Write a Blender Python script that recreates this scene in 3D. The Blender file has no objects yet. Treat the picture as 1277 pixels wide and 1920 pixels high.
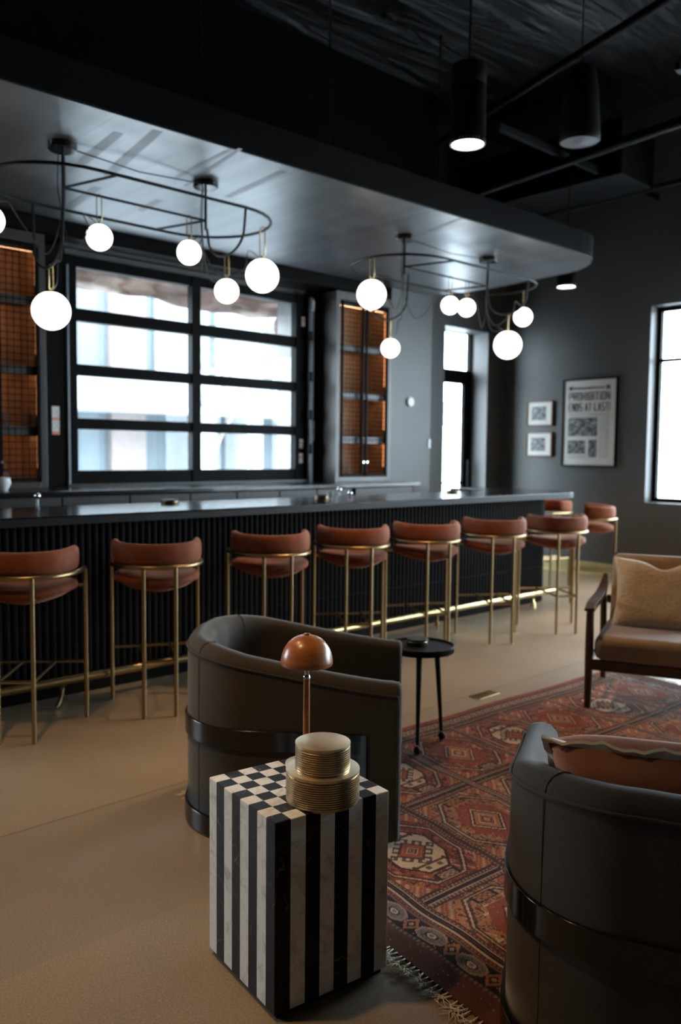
import bpy, bmesh, math, random
import numpy as np
from mathutils import Vector, Matrix, Quaternion
random.seed(7)
R = math.radians
SC = bpy.context.scene
COL = SC.collection

# ------------------------------------------------------------------ camera
FPX = 1569.7
CAMZ = 1.43
YAW, PITCH, ROLL = R(47.163), R(4.059), R(.573)
fw = Vector((math.cos(YAW)*math.cos(PITCH), math.sin(YAW)*math.cos(PITCH), -math.sin(PITCH)))
rt = Vector((math.sin(YAW), -math.cos(YAW), 0))
up = rt.cross(fw)
c_, s_ = math.cos(ROLL), math.sin(ROLL)
rt2, up2 = rt*c_ + up*s_, up*c_ - rt*s_
cam = bpy.data.cameras.new('camera')
camo = bpy.data.objects.new('camera', cam); COL.objects.link(camo)
camo.matrix_world = Matrix(((rt2.x, up2.x, -fw.x, 0), (rt2.y, up2.y, -fw.y, 0), (rt2.z, up2.z, -fw.z, CAMZ), (0, 0, 0, 1)))
cam.sensor_fit = 'VERTICAL'; cam.sensor_height = 36; cam.sensor_width = 24
cam.lens = FPX/1920*36
cam.clip_start = .05; cam.clip_end = 200
cam.dof.use_dof = True; cam.dof.focus_distance = 2.2; cam.dof.aperture_fstop = 2.7
SC.camera = camo
# ------------------------------------------------------------------ world and exposure
WORLD_STRENGTH = 17.0
W = bpy.data.worlds.new('world'); SC.world = W; W.use_nodes = True
bg = W.node_tree.nodes['Background']
bg.inputs[0].default_value = (.80, .91, 1.0, 1); bg.inputs[1].default_value = WORLD_STRENGTH
vs = SC.view_settings
vs.view_transform = 'Standard'; vs.look = 'None'; vs.exposure = 0.3; vs.gamma = 1.0; vs.use_curve_mapping = False
SC.cycles.max_bounces = 6; SC.cycles.diffuse_bounces = 4; SC.cycles.glossy_bounces = 4
SC.cycles.transparent_max_bounces = 12; SC.cycles.sample_clamp_indirect = 6
SC.cycles.caustics_reflective = False; SC.cycles.caustics_refractive = False

def portal(name, loc, direction, w, h):
    l = bpy.data.lights.new(name, 'AREA'); l.shape = 'RECTANGLE'; l.size = w; l.size_y = h
    l.cycles.is_portal = True
    o = bpy.data.objects.new(name, l); COL.objects.link(o); o.location = loc
    o.rotation_euler = Vector(direction).to_track_quat('-Z', 'Y').to_euler()
    return o
portal('window_portal', (4.24, 6.62, 2.07), (0, -1, 0), 2.4, 1.8)
portal('door_portal', (8.27, 6.95, 1.5), (0, -1, 0), .9, 2.9)
portal('window_portal', (9.3, 3.0, 2.0), (-1, 0, 0), 3.4, 2.3)
portal('door_portal', (9.3, -.75, 1.55), (-1, 0, 0), 3.2, 3.1)
portal('window_portal', (-.9, 6.9, 1.8), (0, -1, 0), 2.0, 1.7)

# ------------------------------------------------------------------ material helpers
def lin(r, g, b):
    f = lambda v: (v/255/12.92) if v/255 <= .04045 else ((v/255+.055)/1.055)**2.4
    return (f(r), f(g), f(b), 1)
MATS = {}
class NT:
    def __init__(s, name):
        s.m = bpy.data.materials.new(name); s.m.use_nodes = True
        s.t = s.m.node_tree; s.n = s.t.nodes; s.p = s.n['Principled BSDF']; s.out = s.n['Material Output']
        MATS[name] = s.m
    def add(s, typ, **kw):
        n = s.n.new(typ)
        for k, v in kw.items():
            if isinstance(k, str) and hasattr(n, k): setattr(n, k, v)
        return n
    def link(s, a, b): s.t.links.new(a, b)
    def co(s, scale=(1, 1, 1), kind='Object', rot=(0, 0, 0)):
        tc = s.add('ShaderNodeTexCoord'); mp = s.add('ShaderNodeMapping')
        mp.inputs['Scale'].default_value = scale; mp.inputs['Rotation'].default_value = rot
        s.link(tc.outputs[kind], mp.inputs[0]); return mp.outputs[0]
    def noise(s, vec, scale, detail=4, rough=.55, dist=0):
        n = s.add('ShaderNodeTexNoise'); n.inputs['Scale'].default_value = scale; n.inputs['Detail'].default_value = detail
        n.inputs['Roughness'].default_value = rough; n.inputs['Distortion'].default_value = dist
        s.link(vec, n.inputs['Vector']); return n.outputs['Fac']
    def ramp(s, fac, stops):
        r = s.add('ShaderNodeValToRGB'); e = r.color_ramp.elements
        while len(e) < len(stops): e.new(.5)
        for i, (p, c) in enumerate(stops): e[i].position = p; e[i].color = c if len(c) == 4 else (*c, 1)
        s.link(fac, r.inputs[0]); return r.outputs[0]
    def math(s, op, a, b=None):
        n = s.add('ShaderNodeMath', operation=op)
        for i, v in enumerate((a, b)):
            if v is None: continue
            if isinstance(v, (int, float)): n.inputs[i].default_value = v
            else: s.link(v, n.inputs[i])
        return n.outputs[0]
    def mix(s, fac, a, b, mode='MIX'):
        n = s.add('ShaderNodeMix', data_type='RGBA', blend_type=mode)
        for sock, v in ((n.inputs[0], fac), (n.inputs[6], a), (n.inputs[7], b)):
            if isinstance(v, (int, float)): sock.default_value = v
            elif isinstance(v, tuple): sock.default_value = v if len(v) == 4 else (*v, 1)
            else: s.link(v, sock)
        return n.outputs[2]
    def sep(s, vec):
        n = s.add('ShaderNodeSeparateXYZ'); s.link(vec, n.inputs[0]); return n.outputs
    def bump(s, h, strength=.2, dist=.01):
        b = s.add('ShaderNodeBump'); b.inputs['Strength'].default_value = strength; b.inputs['Distance'].default_value = dist
        s.link(h, b.inputs['Height']); s.link(b.outputs[0], s.p.inputs['Normal'])
    def base(s, v):
        if isinstance(v, tuple): s.p.inputs['Base Color'].default_value = v if len(v) == 4 else (*v, 1)
        else: s.link(v, s.p.inputs['Base Color'])
    def rm(s, rough, metal=0, spec=None):
        if isinstance(rough, (int, float)): s.p.inputs['Roughness'].default_value = rough
        else: s.link(rough, s.p.inputs['Roughness'])
        s.p.inputs['Metallic'].default_value = metal
        if spec is not None: s.p.inputs['Specular IOR Level'].default_value = spec

def plain(name, col, rough=.5, metal=0, var=.15, scale=8, spec=None, bump=0, bscale=60, stretch=(1, 1, 1)):
    t = NT(name); v = t.co(stretch)
    n = t.noise(v, scale, 5)
    c1 = tuple(min(1, x*(1-var)) for x in col[:3]); c2 = tuple(min(1, x*(1+var)) for x in col[:3])
    t.base(t.ramp(n, [(.3, c1), (.7, c2)])); t.rm(rough, metal, spec)
    if bump:
        t.bump(t.noise(v, bscale, 3), bump, .004)
    return t.m
def emis(name, col, strength):
    t = NT(name); e = t.add('ShaderNodeEmission'); e.inputs[0].default_value = (*col, 1); e.inputs[1].default_value = strength
    t.link(e.outputs[0], t.out.inputs[0]); return t.m

def make_materials():
    plain('wall_paint', (.080, .079, .078), .48, var=.06, scale=2, bump=.08, bscale=180)
    plain('wall_black', (.005, .0045, .0045), .6, spec=.05, var=.1)
    plain('ceiling_black', (.004, .0045, .005), .6, spec=.2, var=.3, scale=3)
    plain('matte_black', (.006, .006, .006), .5, spec=.2, var=.1)
    plain('satin_black', (.006, .006, .006), .5, spec=.05, var=.1)
    plain('gloss_black', (.010, .008, .008), .12, var=.1)
    plain('frame_black', (.004, .004, .004), .5, spec=.05, var=.1)
    plain('grey_steel', (.20, .22, .25), .35, .6, var=.1)
    plain('brass', (.50, .37, .17), .27, 1, var=.08, scale=20)
    plain('aged_brass', (.36, .26, .13), .34, 1, var=.08, scale=20)
    plain('brass_skirting', (.62, .55, .28), .38, .75, var=.06)
    plain('chrome', (.7, .7, .7), .15, 1, var=.02)
    plain('bar_top', (.006, .006, .008), .17, spec=.42, var=.2, scale=14)
    plain('bar_flute', (.010, .009, .009), .6, spec=.05, var=.2, scale=3)
    plain('back_cabinet', (.032, .022, .017), .45, var=.35, scale=3, stretch=(12, 12, .8))
    plain('cabinet_wood', (.030, .024, .022), .38, var=.2, scale=3, stretch=(10, 10, .8))
    plain('shelf_wood', (.50, .31, .18), .5, var=.25, scale=4, stretch=(8, 8, .8))
    plain('white_plastic', (.75, .75, .74), .4, var=.02)
    plain('paper_white', (.72, .70, .66), .7, var=.03, scale=30)
    plain('ink', (.02, .02, .02), .7, var=.1)
    plain('frame_wood', (.16, .08, .04), .5, var=.2)
    plain('snow', (.62, .64, .66), .8, var=.05)
    plain('siding_glass', (.16, .172, .18), .3, var=.1)
    plain('siding_trim', (.28, .29, .295), .7, var=.03)
    plain('pink_brick', (.175, .145, .138), .8, var=.08)
    plain('bark', (.15, .155, .16), .9, var=.2)
    plain('glassware', (.5, .5, .5), .05, .0, var=.02)
    plain('cord_black', (.02, .018, .016), .5, var=.1)
    plain('walnut', (.060, .024, .012), .30, var=.35, scale=5, stretch=(3, 3, 3))
    emis('globe_glow', (1.0, .95, .86), 3.0)
    emis('spot_glow', (1.0, .90, .72), 14)
    emis('led_glow', (1.0, .50, .24), 10)
    emis('led_dim', (1.0, .36, .12), 1.6)
    # floor: worn polished concrete with saw cuts
    t = NT('concrete'); v = t.co()
    n1 = t.noise(v, .9, 6, .6, .4); n2 = t.noise(v, 150, 3, .75); n3 = t.noise(v, 5, 5)
    c = t.ramp(n1, [(.3, (.270, .182, .098)), (.7, (.370, .258, .150))])
    c = t.mix(.35, c, t.ramp(n3, [(.3, (.235, .168, .098)), (.7, (.370, .268, .165))]))
    c = t.mix(.48, c, t.ramp(n2, [(.35, (.17, .135, .10)), (.55, (.31, .255, .195)), (.78, (.56, .47, .36))]))
    x = t.sep(v)
    def line(sock, at, w=.004):
        return t.math('LESS_THAN', t.math('ABSOLUTE', t.math('SUBTRACT', sock, at)), w)
    j = line(x[1], 3.045)
    for q in (line(x[0], 5.62, .005), line(x[0], 1.9-3.6, .005), line(x[1], -.6, .005)): j = t.math('MAXIMUM', j, q)
    c = t.mix(t.math('MULTIPLY', j, .6), c, (.06, .05, .04))
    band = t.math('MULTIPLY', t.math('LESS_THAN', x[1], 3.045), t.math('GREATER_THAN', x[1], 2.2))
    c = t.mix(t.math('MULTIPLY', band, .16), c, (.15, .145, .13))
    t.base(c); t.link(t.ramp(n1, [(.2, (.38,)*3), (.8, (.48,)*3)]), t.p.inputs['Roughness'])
    t.bump(n2, .05, .002)
    # canopy: brushed painted sheet with streaks and patches
    t = NT('canopy_sheet'); v = t.co((.35, 3.2, 1)); w_ = t.co((1, 1, 1))
    n1 = t.noise(v, 1.3, 4); n2 = t.noise(t.co((5, .5, 1)), 1.5, 3)
    c = t.ramp(n1, [(.35, (.12, .125, .13)), (.65, (.19, .195, .20))])
    c = t.mix(.35, c, t.ramp(n2, [(.4, (.10, .105, .11)), (.6, (.21, .215, .22))]))
    x = t.sep(w_)
    jx = t.math('LESS_THAN', t.math('ABSOLUTE', t.math('SUBTRACT', t.math('FRACT', t.math('DIVIDE', x[0], 1.22)), .5)), .004)
    jy = t.math('LESS_THAN', t.math('ABSOLUTE', t.math('SUBTRACT', x[1], 5.2)), .005)
    c = t.mix(t.math('MULTIPLY', t.math('MAXIMUM', jx, jy), .5), c, (.08, .08, .09))
    t.base(c); t.link(t.ramp(n1, [(.2, (.28,)*3), (.8, (.42,)*3)]), t.p.inputs['Roughness'])
    t.p.inputs['Specular IOR Level'].default_value = 1.0; t.p.inputs['Metallic'].default_value = .6
    plain('canopy_streak', (.085, .085, .09), .40, var=.15, scale=6)
    # foil ceiling insulation
    t = NT('insulation'); v = t.co((.3, 1.6, 1))
    n = t.noise(v, 1.6, 5, .6, 1.2)
    t.base(t.ramp(n, [(.3, (.004, .005, .0055)), (.7, (.011, .013, .014))])); t.rm(.5, 0, .4)
    t.bump(n, .9, .25)
    # glass: thin architectural pane
    t = NT('glass'); fr = t.add('ShaderNodeFresnel'); fr.inputs[0].default_value = 1.5
    tr = t.add('ShaderNodeBsdfTransparent'); gl = t.add('ShaderNodeBsdfGlossy'); gl.inputs['Roughness'].default_value = .01
    tr.inputs[0].default_value = (.93, .96, .97, 1)
    mx = t.add('ShaderNodeMixShader'); ge = t.add('ShaderNodeNewGeometry'); t.link(t.math('MULTIPLY', fr.outputs[0], t.math('SUBTRACT', 1.0, ge.outputs['Backfacing'])), mx.inputs[0]); t.link(tr.outputs[0], mx.inputs[1]); t.link(gl.outputs[0], mx.inputs[2])
    t.link(mx.outputs[0], t.out.inputs[0])
    # plastic wrap outside
    t = NT('wrap'); v = t.co((1, 1, 1)); n = t.noise(v, 2.2, 4, .6, 1.5); n2 = t.noise(v, 7, 3, .6, 2)
    c = t.ramp(n, [(.40, (.26, .20, .175)), (.62, (.40, .35, .32))])
    c = t.mix(t.ramp(n2, [(.60, (0, 0, 0)), (.68, (.45, .45, .45))]), c, (.38, .15, .15))
    t.base(c); t.rm(.4); t.bump(n, .6, .08)
    tl = t.add('ShaderNodeBsdfTranslucent'); t.link(c, tl.inputs[0]); ms = t.add('ShaderNodeMixShader'); ms.inputs[0].default_value = .6
    t.link(t.p.outputs[0], ms.inputs[1]); t.link(tl.outputs[0], ms.inputs[2]); t.link(ms.outputs[0], t.out.inputs[0])
    # siding
    t = NT('siding'); v = t.co(); x = t.sep(v)
    fr_ = t.math('FRACT', t.math('DIVIDE', x[0], .42)); l = t.math('LESS_THAN', fr_, .06)
    n = t.noise(v, 3, 3)
    c = t.mix(l, t.ramp(n, [(.3, (.092, .112, .126)), (.7, (.104, .124, .138))]), (.068, .086, .100))
    t.base(c); t.rm(.7)
    # velvet for the stools
    t = NT('rust_velvet'); v = t.co(); n = t.noise(v, 14, 4, .6, .4)
    t.base(t.ramp(n, [(.3, (.165, .044, .018)), (.7, (.235, .070, .032))])); t.rm(.75)
    t.p.inputs['Specular IOR Level'].default_value = .2; t.p.inputs['Sheen Weight'].default_value = .35; t.p.inputs['Sheen Roughness'].default_value = .35
    t.p.inputs['Sheen Tint'].default_value = (1, .62, .45, 1)
    # taupe wool for the armchairs
    t = NT('taupe_fabric'); v = t.co(); n = t.noise(v, 6, 5); n2 = t.noise(v, 420, 2)
    c = t.ramp(n, [(.3, (.044, .038, .032)), (.7, (.060, .052, .044))])
    t.base(t.mix(.35, c, t.ramp(n2, [(.35, (.022, .018, .014)), (.65, (.085, .070, .056))]))); t.rm(.9)
    t.p.inputs['Specular IOR Level'].default_value = .2; t.p.inputs['Sheen Weight'].default_value = .2; t.p.inputs['Sheen Roughness'].default_value = .45
    t.bump(n2, .35, .001)
    t = NT('olive_fabric'); v = t.co(); n = t.noise(v, 9, 4)
    t.base(t.ramp(n, [(.3, (.18, .105, .040)), (.7, (.25, .150, .060))])); t.rm(.6)
    t.p.inputs['Sheen Weight'].default_value = .5
    t = NT('boucle'); v = t.co(); n = t.noise(v, 60, 4, .7); n1 = t.noise(v, 10, 3)
    c = t.mix(.5, t.ramp(n, [(.3, (.32, .23, .13)), (.7, (.62, .46, .29))]), t.ramp(n1, [(.3, (.38, .27, .16)), (.7, (.54, .40, .25))]))
    t.base(c); t.rm(.95); t.p.inputs['Sheen Weight'].default_value = .6; t.bump(n, .9, .012)
    t = NT('terracotta_linen'); v = t.co(); n = t.noise(v, 8, 4); n2 = t.noise(t.co((1, .25, 1)), 380, 2)
    c = t.ramp(n, [(.3, (.40, .155, .080)), (.7, (.52, .215, .12))])
    t.base(t.mix(.25, c, t.ramp(n2, [(.3, (.3, .12, .06)), (.7, (.6, .28, .17))]))); t.rm(.85); t.bump(n2, .25, .001)
    plain('cream_trim', (.86, .79, .65), .85, var=.06, scale=40)
    # cognac stained wood
    t = NT('cognac_wood'); v = t.co((1, 1, 7)); n = t.noise(v, 14, 5, .6, .5)
    t.base(t.ramp(n, [(.3, (.30, .105, .030)), (.7, (.46, .17, .055))])); t.rm(.30)
    t.p.inputs['Coat Weight'].default_value = .15
    # brushed brass jars
    t = NT('brushed_brass'); v = t.co(); n = t.noise(v, 7, 4); n2 = t.noise(t.co((1, 1, 1)), 120, 2)
    c = t.ramp(n, [(.3, (.70, .56, .36)), (.7, (.88, .73, .50))])
    t.base(c); t.link(t.ramp(n, [(.3, (.30,)*3), (.7, (.42,)*3)]), t.p.inputs['Roughness']); t.p.inputs['Metallic'].default_value = .82
    plain('ribbed_brass', (.50, .395, .25), .31, 1, var=.1, scale=9)
    # marble tiles
    t = NT('marble_tiles'); tc = t.add('ShaderNodeTexCoord'); v = tc.outputs['Object']; x = t.sep(v)
    ins = .9990
    fx = t.math('FLOOR', t.math('DIVIDE', t.math('MULTIPLY', t.math('ADD', x[0], .0001), ins), .045))
    fy = t.math('FLOOR', t.math('DIVIDE', t.math('MULTIPLY', t.math('ADD', x[1], .0001), ins), .045))
    par = t.math('MODULO', t.math('ADD', t.math('ADD', fx, fy), 20), 2)
    cb = t.add('ShaderNodeCombineXYZ'); t.link(t.math('MULTIPLY', fx, 3.7), cb.inputs[0]); t.link(t.math('MULTIPLY', fy, 5.3), cb.inputs[1])
    t.link(t.math('MULTIPLY', t.math('ADD', fx, t.math('MULTIPLY', fy, 2)), 1.9), cb.inputs[2])
    va = t.add('ShaderNodeVectorMath', operation='ADD'); t.link(v, va.inputs[0]); t.link(cb.outputs[0], va.inputs[1]); vv = va.outputs[0]
    nw = t.noise(vv, 13, 6, .65, 1.4); nw2 = t.noise(vv, 60, 4, .6, 1)
    white = t.ramp(nw, [(.33, (.48, .48, .45)), (.47, (.80, .82, .80)), (.75, (.87, .89, .88))])
    white = t.mix(.25, white, t.ramp(nw2, [(.32, (.42, .38, .33)), (.5, (.80, .80, .77))]))
    vo = t.add('ShaderNodeTexVoronoi', feature='DISTANCE_TO_EDGE'); vo.inputs['Scale'].default_value = 17
    dn = t.add('ShaderNodeTexNoise'); dn.inputs['Scale'].default_value = 9; t.link(vv, dn.inputs['Vector'])
    vm = t.add('ShaderNodeVectorMath', operation='MULTIPLY_ADD'); t.link(dn.outputs['Color'], vm.inputs[0]); vm.inputs[1].default_value = (.12,)*3; t.link(vv, vm.inputs[2])
    t.link(vm.outputs[0], vo.inputs['Vector'])
    vein = t.ramp(vo.outputs['Distance'], [(0, (1, 1, 1)), (.018, (0, 0, 0))])
    gate = t.ramp(t.noise(vv, 11, 3), [(.50, (0, 0, 0)), (.66, (1, 1, 1))])
    vein = t.mix(1, vein, gate, 'MULTIPLY')
    black = t.mix(vein, t.ramp(nw, [(.3, (.008, .007, .008)), (.7, (.020, .018, .020))]), (.30, .27, .23))
    c = t.mix(par, black, white)
    ex = t.math('FRACT', t.math('DIVIDE', x[0], .045)); ey = t.math('FRACT', t.math('DIVIDE', x[1], .045))
    t.base(c); t.rm(.32, 0, .12)
    # framed photographs
    for nm, sc in (('photo_print', 26), ('photo_print_b', 34), ('photo_crowd', 22)):
        t = NT(nm); v = t.co(); n = t.noise(v, sc, 5, .65, 1.0)
        t.base(t.ramp(n, [(.42, (.012, .012, .014)), (.5, (.10, .10, .11)), (.62, (.45, .44, .42))])); t.rm(.5)
    t = NT('news_columns'); v = t.co(); x = t.sep(v)
    l = t.math('LESS_THAN', t.math('FRACT', t.math('DIVIDE', x[2], .0085)), .45); n = t.noise(t.co((1, 1, .2)), 240, 1)
    t.base(t.mix(t.math('MULTIPLY', l, t.ramp(n, [(.45, (0,)*3), (.55, (.75,)*3)])), (.70, .68, .64), (.12, .12, .12))); t.rm(.7)
    t = NT('sticker'); v = t.co(); x = t.sep(v)
    w_ = t.math('FRACT', t.math('DIVIDE', x[2], .11)); l = t.math('LESS_THAN', w_, .20)
    n = t.noise(t.co((60, 60, 220)), 1, 1)
    c = t.mix(l, t.ramp(n, [(.42, (.35,)*3), (.5, (.75, .75, .74))]), (.75, .24, .10))
    t.base(c); t.rm(.5)
    # rug pile uses woven colours stored on its knots
    t = NT('rug_pile'); a = t.add('ShaderNodeVertexColor'); a.layer_name = 'knots'
    v = t.co(); n = t.noise(v, 260, 2); n1 = t.noise(v, 3, 4)
    c = t.mix(.5, a.outputs[0], t.mix(1, a.outputs[0], t.ramp(n, [(.3, (.45,)*3), (.7, (1.35,)*3)]), 'MULTIPLY'))
    c = t.mix(.6, c, t.mix(1, c, t.ramp(n1, [(.35, (.75,)*3), (.65, (1.2,)*3)]), 'MULTIPLY'))
    t.base(c); t.rm(.95, 0, .15); t.bump(n, .35, .002)
make_materials()

# ------------------------------------------------------------------ mesh helpers
class MB:
    def __init__(s): s.v = []; s.f = []
    def add(s, vs_, fs):
        o = len(s.v); s.v += [tuple(p) for p in vs_]; s.f += [tuple(i+o for i in f) for f in fs]; return s
    def box(s, a, b):
        x0, y0, z0 = a; x1, y1, z1 = b
        return s.add([(x0,y0,z0),(x1,y0,z0),(x1,y1,z0),(x0,y1,z0),(x0,y0,z1),(x1,y0,z1),(x1,y1,z1),(x0,y1,z1)],
              [(0,3,2,1),(4,5,6,7),(0,1,5,4),(1,2,6,5),(2,3,7,6),(3,0,4,7)])
    def prism(s, pts, z0, z1):
        n = len(pts)
        return s.add([(x, y, z0) for x, y in pts]+[(x, y, z1) for x, y in pts],
              [tuple(range(n))[::-1], tuple(range(n, 2*n))]+[(i, (i+1) % n, (i+1) % n+n, i+n) for i in range(n)])
    def lathe(s, prof, c=(0, 0, 0), n=32, axis='z', cap=True):
        vs_ = []; fs = []
        for r, h in prof:
            for k in range(n):
                a = 2*math.pi*k/n; q = (r*math.cos(a), r*math.sin(a), h)
                if axis == 'x': q = (h, q[0], q[1])
                if axis == 'y': q = (q[0], h, q[1])
                vs_.append((q[0]+c[0], q[1]+c[1], q[2]+c[2]))
        m = len(prof)
        for i in range(m-1):
            for k in range(n):
                fs.append((i*n+k, i*n+(k+1) % n, (i+1)*n+(k+1) % n, (i+1)*n+k))
        if cap:
            fs.append(tuple(range(n))[::-1]); fs.append(tuple(range((m-1)*n, m*n)))
        return s.add(vs_, fs)
    def tube(s, pts, r, n=10, closed=False, cap=True):
        P = [Vector(p) for p in pts]; m = len(P)
        rr = r if isinstance(r, (list, tuple)) else [r]*m
        T = []
        for i in range(m):
            if closed: d = P[(i+1) % m]-P[i-1]
            else: d = P[min(i+1, m-1)]-P[max(i-1, 0)]
            T.append(d.normalized() if d.length > 1e-9 else Vector((0, 0, 1)))
        ref = Vector((0, 0, 1)) if abs(T[0].z) < .9 else Vector((1, 0, 0))
        N = (ref-T[0]*ref.dot(T[0])).normalized(); vs_ = []
        for i in range(m):
            if i: N = (N-T[i]*N.dot(T[i])).normalized()
            B = T[i].cross(N)
            for k in range(n):
                a = 2*math.pi*k/n; vs_.append(P[i]+(N*math.cos(a)+B*math.sin(a))*rr[i])
        fs = []
        for i in range(m if closed else m-1):
            j = (i+1) % m
            for k in range(n): fs.append((i*n+k, i*n+(k+1) % n, j*n+(k+1) % n, j*n+k))
        if not closed and cap: fs.append(tuple(range(n))[::-1]); fs.append(tuple(range((m-1)*n, m*n)))
        return s.add(vs_, fs)
    def sphere(s, c, r, n=16, sz=1):
        m = n//2
        prof = [(max(1e-4, r*math.sin(math.pi*i/m)), -r*sz*math.cos(math.pi*i/m)) for i in range(m+1)]
        return s.lathe(prof, c, n, cap=False)
    def build(s, name, mat, parent=None, smooth=False, bevel=0, bseg=2, subsurf=0, label=None, loc=None):
        me = bpy.data.meshes.new(name); me.from_pydata(s.v, [], s.f); me.update()
        bm = bmesh.new(); bm.from_mesh(me); bmesh.ops.recalc_face_normals(bm, faces=bm.faces); bm.to_mesh(me); bm.free()
        o = bpy.data.objects.new(name, me); COL.objects.link(o); me.materials.append(MATS[mat])
        if parent: o.parent = parent
        if loc: o.location = loc
        if bevel:
            b = o.modifiers.new('bevel', 'BEVEL'); b.width = bevel; b.segments = bseg; b.limit_method = 'ANGLE'; b.angle_limit = R(40)
        if subsurf:
            b = o.modifiers.new('subsurf', 'SUBSURF'); b.levels = subsurf; b.render_levels = subsurf
        if smooth:
            me.polygons.foreach_set('use_smooth', [True]*len(me.polygons))
            if smooth == 'auto':
                try: me.set_sharp_from_angle(angle=R(40))
                except Exception: pass
        if label: o['label'] = label
        return o
def tag(o, label=None, cat=None, group=None, kind=None):
    if label: o['label'] = label
    if cat: o['category'] = cat
    if group: o['group'] = group
    if kind: o['kind'] = kind
    return o
def empty(name, loc=(0, 0, 0), rz=0, label=None, cat=None, group=None, kind=None):
    o = bpy.data.objects.new(name, None); COL.objects.link(o); o.location = loc; o.rotation_euler = (0, 0, rz); o.empty_display_size = .1
    return tag(o, label, cat, group, kind)
def copy_tree(o, parent=None):
    c = o.copy(); COL.objects.link(c)
    if parent: c.parent = parent
    for ch in list(o.children): copy_tree(ch, c)
    return c
def bez(pts, n=8, closed=False):
    """Catmull-Rom through points"""
    P = [Vector(p) for p in pts]; out = []; m = len(P)
    rng = range(m if closed else m-1)
    for i in rng:
        p0 = P[(i-1) % m] if closed or i > 0 else P[0]*2-P[1]
        p1 = P[i]; p2 = P[(i+1) % m]
        p3 = P[(i+2) % m] if closed or i+2 < m else P[-1]*2-P[-2]
        for k in range(n):
            t = k/n
            out.append(.5*((2*p1)+(-p0+p2)*t+(2*p0-5*p1+4*p2-p3)*t*t+(-p0+3*p1-3*p2+p3)*t**3))
    if not closed: out.append(P[-1])
    return out
def box_thing(name, a, b, mat, label=None, cat=None, kind=None, bevel=0, parent=None, group=None):
    o = MB().box(a, b).build(name, mat, parent, bevel=bevel); return tag(o, label, cat, group, kind)

# ------------------------------------------------------------------ room shell
X0, X1, Y0, Y1, ZC = -4.5, 9.0, -3.0, 6.6, 5.3
st = 'structure'
tag(MB().box((X0-.3, Y0-.3, -.12), (X1+.3, Y1+.35, 0)).build('floor', 'concrete'), 'brown grey polished concrete floor', kind=st)
tag(MB().box((X0-.3, Y0-.3, ZC), (X1+.3, Y1+.35, ZC+.1)).build('ceiling', 'insulation'), 'black painted wrinkled ceiling lining', kind=st)
def wall_y(name, y0, y1, x0, x1, holes, mat, label):
    """wall thick in y; holes (xa, xb, za, zb)"""
    m = MB(); xs = sorted({x0, x1, *[h[0] for h in holes], *[h[1] for h in holes]})
    for a, b in zip(xs[:-1], xs[1:]):
        hs = [h for h in holes if h[0] <= a+1e-6 and h[1] >= b-1e-6]
        z = 0
        for h in sorted(hs, key=lambda q: q[2]):
            if h[2] > z: m.box((a, y0, z), (b, y1, h[2]))
            z = h[3]
        m.box((a, y0, z), (b, y1, ZC))
    return tag(m.build(name, mat), label, kind=st)
def wall_x(name, x0, x1, y0, y1, holes, mat, label):
    m = MB(); ys = sorted({y0, y1, *[h[0] for h in holes], *[h[1] for h in holes]})
    for a, b in zip(ys[:-1], ys[1:]):
        z = 0
        for h in sorted([h for h in holes if h[0] <= a+1e-6 and h[1] >= b-1e-6], key=lambda q: q[2]):
            if h[2] > z: m.box((x0, a, z), (x1, b, h[2]))
            z = h[3]
        m.box((x0, a, z), (x1, b, ZC))
    return tag(m.build(name, mat), label, kind=st)
wall_y('wall_back', Y1, Y1+.35, X0-.3, X1+.3, [(-1.8, .1, 1.0, 2.6), (2.98, 5.52, 1.14, 2.99), (7.80, 8.64, 0, 2.96)], 'wall_paint', 'charcoal painted back wall behind the bar')
wall_x('wall_right', X1, X1+.3, Y0-.3, Y1, [(-2.4, .9, 0, 3.1), (1.2, 4.62, .90, 3.10)], 'wall_paint', 'charcoal painted right wall with the framed prints')
wall_x('wall_left', X0-.3, X0, Y0-.3, Y1, [], 'wall_paint', 'charcoal painted left wall')
wall_y('wall_front', Y0-.3, Y0, X0, X1, [], 'wall_paint', 'charcoal painted wall behind the viewer')
tag(MB().box((6.455, 6.2, 0), (7.10, 6.6, ZC)).build('wall_pier', 'wall_paint'), 'grey painted wall pier between the bottle cabinet and the glass door', kind=st)
tag(MB().box((-4.5, 6.19, 3.37), (7.12, 6.6, ZC)).box((1.8, 6.25, 3.06), (6.455, 6.6, 3.37)).build('wall_bulkhead', 'wall_black'), 'black bulkhead above the back bar', kind=st)
b = MB().box((X1-.018, -2.98, 0), (X1, 6.6, .15)).box((X1-.035, -2.98, 0), (X1-.018, 6.6, .018))
tag(b.build('baseboard_right', 'brass_skirting', bevel=.003), 'brass skirting board along the right wall', kind=st)

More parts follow.
